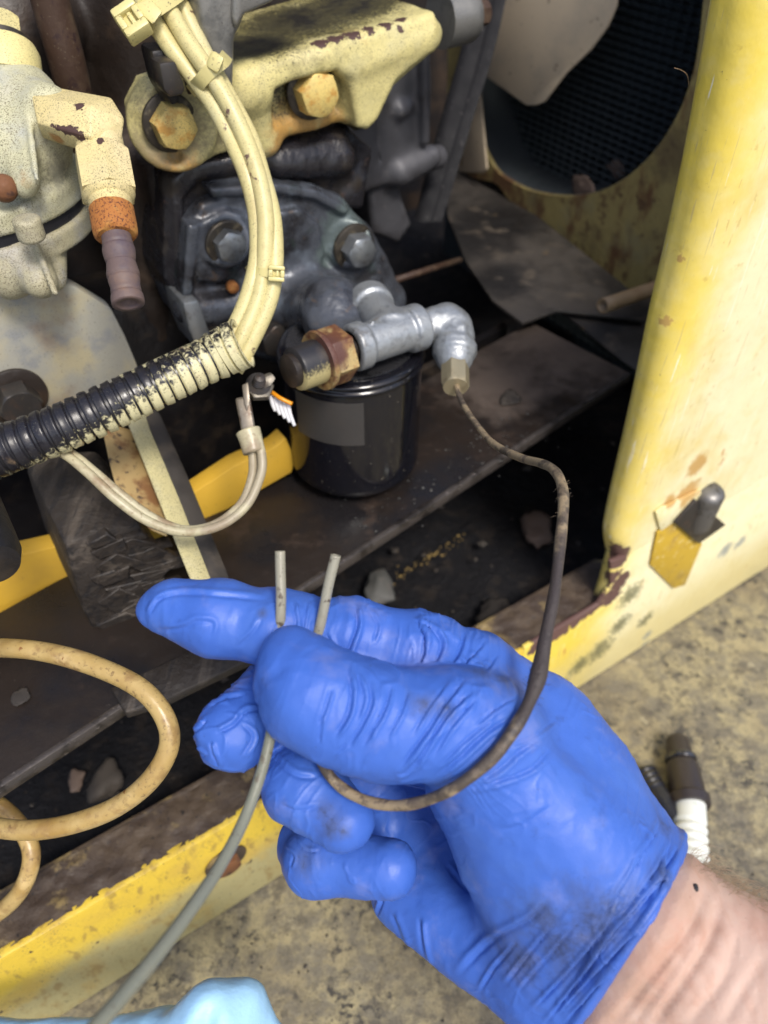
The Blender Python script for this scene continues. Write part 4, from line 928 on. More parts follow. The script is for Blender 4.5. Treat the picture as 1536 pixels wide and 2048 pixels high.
# ---- grey plate and brace on the left
mp = thing('engine_mount_plate', Pv(100, 700, .40), 'worn grey steel mounting plate with rusty edge and one dark bolt', 'mounting plate')
gp = [(-120, 500), (60, 548), (150, 572), (222, 616), (250, 670), (276, 732), (262, 790), (190, 840), (60, 905), (-120, 950)]
obj('plate', plate([Pv(x, y, .385) for x, y in gp], V * .010, .0015), M['grey_plate'], mp, smooth='auto')
flange_bolt(mp, 30, 792, .385, 42, 62, .012, M['dark_steel'], M['brown_iron'], .5)
br = thing('brace_angle', Pv(340, 1000, .37), 'cream edged dark steel angle brace slanting down to the frame', 'brace')
M['cream_edge'] = cream('brace_cream_edge', (0.58, 0.52, 0.27), .4, green=.5)
M['brace_rust'] = mk('rusty_cream_web', (0.40, 0.28, 0.12), 0.6, layers=[nl(70, .45, .62, (.22, .11, .045)), nl(150, .55, .66, (.08, .05, .035)), nl(30, .55, .7, (.45, .38, .19))])
bs = lambda y: .366 - .120 * (y - 800) / 370
obj('edge_strip', plate([Pv(x, y, bs(y)) for x, y in [(236, 800), (282, 800), (300, 858), (360, 1000), (425, 1165), (388, 1172), (330, 1028), (268, 872)]], V * .006, .0012), M['cream_edge'], br, smooth='auto')
obj('dark_flange', plate([Pv(x, y, bs(y) + .005) for x, y in [(280, 800), (322, 830), (380, 960), (462, 1160), (424, 1166), (358, 1000), (296, 850)]], V * .030, .0012), M['grey_sheet'], br, smooth='auto')
obj('rusty_web', plate([Pv(x, y, bs(y) + .0065) for x, y in [(205, 850), (272, 868), (334, 1028), (335, 1075), (300, 1060), (240, 1000), (222, 930)]], V * .004, .0012), M['brace_rust'], br, smooth='auto')

# ---- yellow frame rail with the wooden block in front
yr = thing('frame_rail', Pv(280, 1080, .33), 'bright mustard yellow frame rail showing behind the brace and block', 'rail')
obj('rail_web', plate([Pv(x, y, .337) for x, y in [(-80, 1120), (40, 1110), (128, 1090), (385, 988), (470, 932), (552, 894), (572, 876), (592, 918), (584, 945), (405, 1048), (165, 1216), (-80, 1315)]], V * .012, .001), M['yellow_plate'], yr, smooth='auto')
wb = thing('wooden_block', Pz(280, 1330, .224), 'dark oil-soaked wooden block with weathered end grain on the beam', 'wooden block')
f0 = [Pv(x, y, .292) for x, y in [(128, 1092), (200, 1060), (280, 1050), (318, 1090), (338, 1180), (348, 1300), (300, 1348), (205, 1300), (165, 1216)]]
obj('block', plate(f0, V * .07 - Z * .0, .003, 2), M['wood'], wb, smooth='auto')
for k in range(44):     # weathered end grain splinters
    yb = 1085 + k * 5.6; x0 = 165 + k * .9 + random.uniform(0, 120)
    qn = [Pv(x0 + random.uniform(-6, 6), yb, .2895), Pv(x0 + random.uniform(40, 110), yb - random.uniform(14, 34), .2875), Pv(x0 + random.uniform(60, 120), yb - 8, .2880), Pv(x0 + 16, yb + random.uniform(8, 15), .2890)]
    obj('splinter', plate(qn, V * .006, .0006, 1), M['wood'], wb, smooth='auto')
wp = [Pz(x, y, .231) for x, y in [(220, 1375), (470, 1260), (600, 1235), (560, 1290), (330, 1400), (250, 1425)]]
ws2 = obj('wood_strip', plate(wp, -Z * .006, .001), M['wood'], label='thin dark wooden strip lying on the beam behind the index finger', cat='wood strip')

# ---- crossbeam and plates
zb = .224
e1, e2 = Pz(-260, 1743, zb), Pz(1262, 745, zb)
ed = nrm(e2 - e1); en = np.cross(Z, ed)
cb_ = thing('cross_beam', (e1 + e2) / 2, 'oily black steel cross beam running diagonally under the filter', 'beam')
L_ = np.linalg.norm(e2 - e1)
bw = float((Pz(1125, 608, zb) - e1).dot(en)); print('BEAMW', bw, float((Pz(200, 1260, zb) - e1).dot(en)), float((Pz(420, 1050, zb) - e1).dot(en)))
obj('beam_top', box((e1 + e2) / 2 + en * bw / 2 - Z * .004, (ed, en, Z), (L_, bw, .008), .0018), M['beam'], cb_, smooth='auto')
obj('worn_lit_edge', box((e1 + e2) / 2 + en * .0006 - Z * .0032, (ed, en, Z), (L_ - .002, .004, .008), .0012), M['beam_edge'], cb_, smooth='auto')  # lighter strip paints in the beam edge's highlight along with its wear
obj('beam_web', box((e1 + e2) / 2 + en * .12 - Z * .045, (ed, en, Z), (L_ - .01, .006, .07), .001), M['black_iron'], cb_, smooth='auto')
pl2 = thing('floor_plate', Pz(1150, 580, .235), 'dull grey sheet metal plate sloping under the fan shroud', 'sheet plate')
pq = [Pz(x, y, .236) for x, y in [(890, 330), (1000, 372), (1300, 610), (1290, 640), (1115, 620), (1045, 645), (985, 600), (930, 520), (895, 430)]]
obj('sheet', plate(pq, -Z * .003, .0008), M['grey_sheet'], pl2, smooth='auto')
pl3 = [Pz(x, y, .229) for x, y in [(1110, 612), (1330, 560), (1330, 780), (1245, 720), (1170, 660)]]
obj('folded_edge', plate(pl3, -Z * .002, .0006), M['grey_sheet'], pl2, smooth='auto')
p0, p1 = P(1205, 612, .56), P(1330, 570, .60)
obj('tan_tube', tube(np.array([p1 + (p0 - p1) * k / 6 for k in range(7)]), R(15, .57), 22, hollow=.7), M['stick'], label='tan tube end poking out beside the yellow panel edge', cat='tube')
obj('rust_rod', tube(np.array([Pv(790, 560, .43), Pv(920, 520, .46)]), .0025, 10), M['rusty_pipe'], label='thin rusty rod end in the dark gap above the elbow', cat='rod')

# ---- alternator housing, belt
ah = thing('alternator', Pv(800, 250, .47), 'dull grey cast alternator housing behind the cream bracket', 'alternator')
sA = .468
ops = [('u', prism([(700, 60), (800, 30), (858, 70), (868, 140), (868, 230), (848, 292), (858, 312), (862, 340), (800, 366), (728, 392), (716, 330), (690, 268)], sA, .06, .006), .001),
       ('s', prism([(752, 150), (757, 150), (768, 330), (763, 330)], sA - .004, .006, .0005), .001),
       ('u', rcone(Pv(800, 345, sA + .002), Pv(862, 312, sA + .002), R(30, .5), R(24, .5)), .008),
       ('u', rcone(Pv(848, 100, sA - .003), Pv(850, 280, sA - .003), R(12, .5), R(10, .5)), .006),
       ('u', prism([(738, 380), (800, 350), (808, 400), (826, 450), (800, 490), (748, 470)], sA + .006, .04, .005), .005),
       ('u', rcone(Pv(800, 220, sA), Pv(815, 215, sA), R(16, .5), R(9, .5)), .006)]
pts = [Pv(680, 20, sA), Pv(890, 20, sA), Pv(680, 500, sA), Pv(880, 500, sA + .06), Pv(680, 20, sA + .06), Pv(880, 200, sA + .06)]
obj('housing', sdfmesh(ops, pts, 0.0018, .014, [(200, .0003, 3)]), M['grey_alu'], ah)
obj('bolt_stub', lathe(Pv(860, 318, sA + .006), nrm(U), [(0, R(24, .53)), (.009, R(24, .53)), (.011, R(20, .53)), (.011, 0)], 24), M['grey_alu'], ah, smooth='auto')
db = thing('drive_belt', P(930, 150, .6), 'black ribbed fan belt running down past the alternator', 'belt')
for off, w_ in ((0, 17), (30, 14)):
    pth = [P(985 + off, -90, .60), P(945 + off, 90, .60), P(905 + off * .9, 230, .60), P(872 + off * .8, 350, .60), P(850 + off * .6, 440, .60)]
    p = spline(pth, 8); vs = []; fs = []
    for k, q in enumerate(p):
        hw = R(w_, .6)
        for (a, b) in ((-1, 0), (-.7, -.004), (.7, -.004), (1, 0), (.7, .006), (-.7, .006)): vs.append(q + nrm(U * .8 - V * .3) * a * hw + V * b)
    for k in range(len(p) - 1):
        for j in range(6): fs.append([k * 6 + j, (k + 1) * 6 + j, (k + 1) * 6 + (j + 1) % 6, k * 6 + (j + 1) % 6])
    obj('belt_strand', (vs, fs), M['belt'], db, smooth='auto')

# ---- fan, shroud, radiator
obj('far_side_panel', box(V * .92 + U * .5 + Z * .4, (U, V, Z), (3.2, .01, 1.4), .002), M['brown_iron'], smooth='auto', label='dark oily inner panel closing the far side of the engine bay', cat='panel')
fan = thing('cooling_fan', P(1000, -60, .66), 'dusty cream cooling fan with broad blades in front of the radiator', 'fan')
qf = P(1080, 100, .66).dot(U)
def blade(px, tw):
    v, f = plate([Pu(x, y, qf) for x, y in px], U * .003, .0012, 2)
    v = np.array(v); c = v.mean(0); v = v + U[None] * ((v - c) @ np.cross(U, Z) * tw)[:, None]; return v, f
obj('fan_blade', blade([(985, -150), (1230, -150), (1203, 20), (1188, 60), (1160, 105), (1120, 150), (1085, 204), (1072, 211), (1056, 210), (968, 122), (962, 90)], .25), M['fan'], fan, smooth='auto')
obj('fan_blade', blade([(925, 60), (950, 130), (962, 170), (986, 335), (978, 344), (910, 346), (905, 330), (915, 200)], -.2), M['fan'], fan, smooth='auto')
obj('fan_hub', lathe(Pu(930, -260, qf) - U * .02, U, [(0, .02), (.0, .05), (.03, .05), (.03, .02)], 40), M['grey_alu'], fan, smooth='auto')
qs = P(1150, 420, .70).dot(U)
arc = [(960, -40), (940, 120), (950, 240), (985, 330), (1020, 362), (1060, 381), (1110, 391), (1160, 391), (1205, 380), (1250, 356), (1290, 322), (1325, 280), (1352, 235), (1372, 190), (1392, 120), (1405, 20), (1408, -60), (1395, -200), (1330, -340), (1200, -400), (1080, -340), (1000, -200), (960, -60)]
out = [(900, -40), (895, 120), (898, 250), (930, 345), (990, 366), (1020, 402), (1080, 450), (1140, 498), (1190, 538), (1240, 578), (1290, 620), (1370, 640), (1440, 560), (1500, 420), (1540, 250), (1540, 20), (1540, -60), (1560, -260), (1500, -440), (1200, -470), (960, -430), (880, -240), (880, -60)]
sa = spline([(x, y, 0) for x, y in arc], 5); so = spline([(x, y, 0) for x, y in out], 5); vs = []; fs = []
for (a, b) in zip(sa, so):
    A, B = Pu(a[0], a[1], qs), Pu(b[0], b[1], qs)
    vs += [A, B, B + U * .004, A + U * .004]
for k in range(len(sa) - 1):
    for j in range(4): fs.append([k * 4 + j, (k + 1) * 4 + j, (k + 1) * 4 + (j + 1) % 4, k * 4 + (j + 1) % 4])
sh = thing('fan_shroud', Pu(1150, 420, qs), 'rust-mottled yellow shroud plate with round fan opening', 'shroud')
obj('shroud_plate', (vs, fs), M['shroud'], sh, smooth='auto')
vs = []; fs = []
for a in sa:
    A = Pu(a[0], a[1], qs + .004); vs += [A, A + U * .055]
for k in range(len(sa) - 1): fs.append([k * 2, k * 2 + 2, k * 2 + 3, k * 2 + 1])
obj('shroud_ring', (vs, fs), M['rad_dark'], sh)
qr = qs + .065
rd = thing('radiator', Pu(1250, 200, qr), 'dark radiator core of corrugated cooling fins behind the fan', 'radiator')
ctr = Pu(1230, 150, qr); ev = np.cross(Z, U)
obj('core_back', box(ctr + U * .02, (ev, Z, U), (.5, .62, .02), .002), M['rad_dark'], rd, smooth='auto')
me0 = None
def fin_mesh():
    vs = []; fs = []; hgt = .50; pit = .0062; nn = int(hgt / pit); w = .0078
    for k in range(nn):
        z = -hgt / 2 + k * pit; n0 = len(vs)
        vs += [(-w / 2, 0, z), (w / 2, 0, z + .0028), (w / 2, .010, z + .0056), (-w / 2, .010, z + .0028), (-w / 2, .0, z + .0011), (w / 2, 0, z + .0039), (w / 2, .010, z + .0067), (-w / 2, .010, z + .0039)]
        fs += [[n0, n0 + 1, n0 + 5, n0 + 4], [n0 + 4, n0 + 5, n0 + 6, n0 + 7], [n0, n0 + 3, n0 + 2, n0 + 1]]
    return vs, fs
fvs, ffs = fin_mesh()
fm = bpy.data.meshes.new('fin_column'); fm.from_pydata(fvs, [], ffs); fm.materials.append(M['radiator'])
for k in range(34):
    o = bpy.data.objects.new('fin_column', fm); S.collection.objects.link(o); o.parent = rd
    p = ctr + ev * (-.18 + k * .0108) - U * .004
    o.location = Vector(p - WORLD[rd.name]); o.rotation_euler = (0, 0, math.atan2(ev[1], ev[0]))
for k in range(35):
    o = obj('core_tube', box(ctr + ev * (-.1854 + k * .0108) + U * .002, (ev, Z, U), (.0022, .5, .008), 0), M['rad_dark'], rd, smooth=False)
# debris caught on the shroud lip
def chip(name, p, n_, r, mat, label, cat, seed, flat=.35, **kw):
    bm = bmesh.new(); bmesh.ops.create_icosphere(bm, subdivisions=3, radius=1)
    v = np.array([tuple(q.co) for q in bm.verts]); f = [[q.index for q in g.verts] for g in bm.faces]; bm.free()
    x, y, d = basis(n_); v = v * (1 + .75 * vnoise(v, 1.4, seed, 3))[:, None]
    w = p + r * (v[:, :1] * x * 1.15 + v[:, 1:2] * y * .85 + v[:, 2:] * d * flat)
    return obj(name, (w, f), mat, label=label, cat=cat, **kw)
chip('leaf_scrap', P(1165, 376, .70), U, R(24, .7), M['leaf'], 'pale leaf scrap stuck on the shroud lip', 'leaf', 3, .15)
chip('leaf_scrap', P(1232, 338, .71), U, R(22, .7), M['leaf'], 'brown leaf scrap to the right on the shroud lip', 'leaf', 8, .2)
# ================================================================== things lying about
zf_ = .080
chip('pebble', Pz(758, 1172, zf_ + .008), Z, R(30, .74), M['pebble'], 'smooth grey pebble lying in the black dirt above the index finger', 'pebble', 5, .5)
chip('leaf_scrap', Pz(1075, 1060, zf_ + .006), Z, R(30, .8), M['leaf'], 'curled brown leaf scrap in the dirt beside the thin brown tube', 'leaf', 11, .35)
chip('leaf_scrap', Pz(990, 1245, zf_ + .006), Z, R(42, .72), M['dirt_chip'], 'broad dark leaf in the dirt above the knuckle', 'leaf', 14, .25)
chip('pebble', Pz(215, 1560, zf_ + .008), Z, R(30, .6), M['dirt_chip'], 'muddy stone in the dirt inside the yellow cable loop', 'pebble', 21, .6)
chip('leaf_scrap', Pz(152, 1560, zf_ + .006), Z, R(16, .6), M['leaf'], 'small pinkish leaf scrap beside the muddy stone', 'leaf', 23, .35)
chip('paint_flake', Pz(1020, 795, zb + .0015), Z, R(20, .6), M['dirt_chip'], 'pale paint flake lying on the beam right of the filter', 'flake', 31, .12)
chip('paint_flake', Pz(40, 1395, zb + .0015), Z, R(20, .37), M['dirt_chip'], 'pale smear flake on the beam inside the yellow cable loop', 'flake', 33, .1)
# ridge of yellow crumbs and loose dirt: nobody could count it
vs = []; fs = []
def crumb(p, r, sd):
    n0 = len(vs); rr = np.random.RandomState(sd)
    q = np.array([(1, 0, 0), (-1, 0, 0), (0, 1, 0), (0, -1, 0), (0, 0, .6), (0, 0, -.6)]) * r * (0.6 + .8 * rr.rand(6, 1)); a = rr.rand() * 6
    c_, s_ = math.cos(a), math.sin(a); q = q @ np.array([[c_, -s_, 0], [s_, c_, 0], [0, 0, 1]])
    vs.extend((p + q).tolist()); fs.extend([[n0 + i for i in t] for t in ((0, 2, 4), (2, 1, 4), (1, 3, 4), (3, 0, 4), (2, 0, 5), (1, 2, 5), (3, 1, 5), (0, 3, 5))])
for k in range(700):
    p = bf + U * random.uniform(-.9, .9) + V * random.uniform(-.42, .2); p[2] = .082 + random.uniform(-.004, .008); crumb(p, abs(random.gauss(0, .0022)) + .0006, k)
obj('loose_dirt', (vs, fs), M['dirt_chip'], smooth=False, kind='stuff', label='loose dirt crumbs scattered over the black bay floor')
vs = []; fs = []
for k in range(90):
    t = random.random(); p = Pz(735 + 190 * t + random.gauss(0, 6), 1195 - 125 * t + random.gauss(0, 6), .088); crumb(p, abs(random.gauss(0, .0007)) + .0003, 900 + k)
obj('yellow_crumbs', (vs, fs), M['crumb'], smooth=False, kind='stuff', label='line of yellow paint crumbs on the black dirt')
vs = []; fs = []
for k in range(160):
    t = random.random(); p = Pz(720 + 380 * t + random.gauss(0, 30), 1030 - 190 * t + random.gauss(0, 30), zb + .0005); crumb(p, abs(random.gauss(0, .0003)) + .0002, 1900 + k)
obj('grit', (vs, fs), M['pebble'], smooth=False, kind='stuff', label='fine pale grit on the beam near the filter')

vs = []; fs = []
for k in range(900):
    p = dc + U * random.uniform(-.7, .5) + V * random.uniform(-.2, .28); p[2] = .0004; crumb(p, abs(random.gauss(0, .0006)) + .0003, 4000 + k)
obj('deck_grit', (vs, fs), M['dirt_chip'], smooth=False, kind='stuff', label='fine dark grit scattered over the dirty deck')
# ---- thick yellow cable loop
yc = [(-120, 1300, .40), (0, 1296, .335), (100, 1306, .322), (200, 1336, .315), (285, 1380, .31), (332, 1440, .308), (336, 1500, .308), (296, 1565, .31), (230, 1615, .315), (150, 1646, .32), (70, 1660, .325), (0, 1656, .332), (-60, 1640, .345),
      (-70, 1590, .37), (-20, 1600, .375), (30, 1640, .375), (62, 1700, .372), (50, 1765, .372), (10, 1815, .38), (-60, 1860, .40)]
obj('yellow_cable', tube(spline([P(*q) for q in yc], 12), R(20, .318) * (1 + .05 * vnoise(spline([P(*q) for q in yc], 12), 40, 6, 2)), 24), M['yellow_cable'], label='stained tan-yellow thick cable looping out at the left edge', cat='cable')

# ---- connectors on the deck
hz = .013
h0, h1 = Pz(1384, 1720, hz), Pz(1378, 1602, hz)
wc = thing('hose_connector', Pz(1370, 1560, 0), 'dark brown connector on white corrugated hose lying on the dirty deck', 'connector')
ha = nrm(h1 - h0); d_ = depth(h1)
pr = []
Lh = np.linalg.norm(h1 - h0)
for k in range(60):
    t = k / 59; pr.append((t * Lh, R(30, d_) * (1 + (.06 * math.sin(t * 42) if t < .62 else .05))))
obj('white_hose', lathe(h0, ha, pr, 30), M['white_hose'], wc)
h2 = Pz(1352, 1470, hz); hb = nrm(h2 - h1); Lc = np.linalg.norm(h2 - h1)
obj('connector_shell', lathe(h1 - hb * .004, hb, [(0, R(30, d_)), (.0, R(40, d_)), (Lc * .12, R(42, d_)), (Lc * .16, R(36, d_)), (Lc * .55, R(33, d_)), (Lc * .62, R(30, d_)), (Lc * .66, R(27, d_)), (Lc * .98, R(24, d_)), (Lc * 1.04, R(17, d_)), (Lc * 1.05, 0)], 32), M['brown_plastic'], wc, smooth='auto')
obj('seal_ring', lathe(h1 + hb * Lc * .58, hb, [(0, R(31, d_)), (.001, R(32.5, d_)), (.003, R(32.5, d_)), (.004, R(31, d_))], 32), M['rim_metal'], wc, smooth='auto')
k0, k1 = Pz(1345, 1640, .010), Pz(1285, 1535, .010); kd = nrm(k1 - k0); Lk = np.linalg.norm(k1 - k0)
bc = thing('black_plug', Pz(1310, 1580, 0), 'small black ribbed plug lying left of the hose connector', 'plug')
obj('plug_body', lathe(k0, kd, [(0, R(22, .6)), (Lk * .3, R(24, .6)), (Lk * .5, R(21, .6))] + [(Lk * (.55 + .05 * k), R(20 + 2 * (k % 2), .6)) for k in range(9)] + [(Lk, 0)], 26), M['black_plastic'], bc, smooth='auto')

# ---- crumpled light blue glove on the deck
gl0 = [(-30, 2090, .36), (150, 2120, .34), (330, 2075, .34)]
ops = [('u', rcone(P(300, 2110, .36), P(420, 2028, .35), R(60, .35), R(52, .35)), .001), ('u', rcone(P(420, 2028, .35), P(480, 2020, .355), R(56, .35), R(50, .35)), .01),
       ('u', rcone(P(480, 2020, .36), P(560, 2110, .36), R(48, .35), R(40, .35)), .01), ('u', rcone(P(-60, 2110, .36), P(300, 2110, .36), R(66, .35), R(66, .35)), .02),
       ('s', rcone(P(440, 1985, .338), P(400, 2080, .335), .003, .004), .006), ('s', rcone(P(470, 1975, .340), P(500, 2060, .338), .0015, .003), .006), ('s', rcone(P(60, 2030, .35), P(220, 2030, .34), .006, .01), .01)]
obj('nitrile_glove', sdfmesh(ops, [P(-100, 2050, .36), P(560, 1960, .36), P(560, 2200, .36), P(-100, 2200, .36)], .0016, .02, [(28, .0032, 4), (70, .0010, 5)]), M['light_blue'], label='crumpled light blue disposable glove at the bottom left edge', cat='glove')

# ================================================================== the gloved hand
def hp(*q): return P(q[0], q[1], q[2])
def rc(a, b):  # (px,py,d,rpx)
    return rcone(P(*a[:3]), P(*b[:3]), R(a[3], a[2]), R(b[3], b[2]))
def chain(pts, k): return [('u', rc(a, b), k) for a, b in zip(pts[:-1], pts[1:])]
WR0, WR1 = (1225, 1800, .252, 164), (1610, 2100, .236, 200)
WR2, WR3 = (1140, 1890, .258, 138), (1440, 2260, .240, 165)
palm = [('u', rc((935, 1452, .240, 96), (1150, 1690, .246, 140)), .014), ('u', rc((965, 1565, .252, 112), (1075, 1755, .254, 140)), .014),
        ('u', rc((1005, 1385, .263, 74), (1150, 1545, .264, 92)), .014), ('u', rc((1090, 1455, .265, 86), (1245, 1715, .262, 112)), .014),
        ('u', rc((812, 1785, .288, 72), (1075, 1935, .262, 112)), .014), ('u', rc((880, 1640, .312, 80), (1130, 1830, .278, 120)), .014),
        ('u', rc((980, 1450, .300, 80), (1180, 1700, .275, 110)), .014), ('u', rc((740, 1560, .318, 84), (960, 1740, .305, 110)), .014), ('u', rc((960, 1470, .262, 92), (1080, 1560, .262, 100)), .014),
        ('u', rc(WR0, WR1), .012), ('u', rc(WR2, WR3), .012)]
thumb = chain([(592, 1346, .2385, 80), (625, 1392, .2360, 96), (690, 1420, .2365, 100), (775, 1444, .2365, 100), (880, 1450, .238, 98), (960, 1462, .242, 98)], .008) + [('u', rc((578, 1300, .2395, 36), (600, 1330, .239, 60)), .006)]
index = [('u', rc((304, 1216, .263, 30), (350, 1214, .262, 52)), .004)] + chain([(340, 1216, .263, 52), (430, 1234, .262, 74), (560, 1258, .262, 76), (700, 1276, .261, 72), (850, 1306, .260, 72), (950, 1346, .261, 76), (1005, 1385, .263, 74)], .006)
middle = chain([(468, 1466, .254, 76), (545, 1402, .268, 72), (690, 1372, .288, 74), (980, 1450, .300, 78)], .006)
ring = chain([(688, 1640, .250, 62), (606, 1572, .259, 73), (592, 1512, .272, 68), (700, 1470, .300, 70), (980, 1520, .305, 76)], .006)
pinky = chain([(776, 1736, .258, 57), (636, 1722, .268, 66), (622, 1692, .281, 60), (760, 1640, .308, 62), (960, 1690, .300, 74)], .006)
groups = dict(palm=csg(palm), thumb=csg(thumb), index=csg(index), middle=csg(middle), ring=csg(ring), pinky=csg(pinky))
gk = dict(thumb=.006, index=.006, middle=.0012, ring=.0012, pinky=.0012)
# cuff plane
cu0, cu1 = P(1372, 1690, .248), P(1140, 2052, .252)
wax = nrm(P(1400, 2000, .24) - P(1225, 1850, .252)); cuv = nrm(cu1 - cu0); cn_ = nrm(np.cross(np.cross(cuv, wax), cuv)); cn_ = cn_ if cn_.dot(wax) > 0 else -cn_
cmid = (cu0 + cu1) / 2
hc = half(cmid, cn_)
web_c = P(1000, 1430, .240).astype(np.float32)
def hand(p):
    d = groups['palm'](p); ds = {}
    for k in ('index', 'thumb', 'middle', 'ring', 'pinky'):
        e = groups[k](p); kk = gk[k]
        if k == 'thumb':     # joins the palm softly, only touches the index finger
            d = smin(d, e, (.0016 + .016 * np.exp(-((p - web_c) ** 2).sum(1) / .030 ** 2)).astype(np.float32))
        else: d = smin(d, e, kk * (.35 if k == 'index' else 1))
    bow = hc(p)
    return -smin(-d, -bow.astype(np.float32), .0015)
box_pts = np.array([P(*q[:3]) for q in [(270, 1130, .29), (400, 1650, .23), (560, 1900, .30), (1400, 1650, .22), (1100, 2080, .22), (1400, 1650, .29), (1100, 2080, .29), (950, 1250, .33), (600, 1250, .22), (700, 1700, .33), (900, 1950, .31)]])
gv, gf = polygonise(hand, box_pts.min(0) - .006, box_pts.max(0) + .006, .00048, 2)
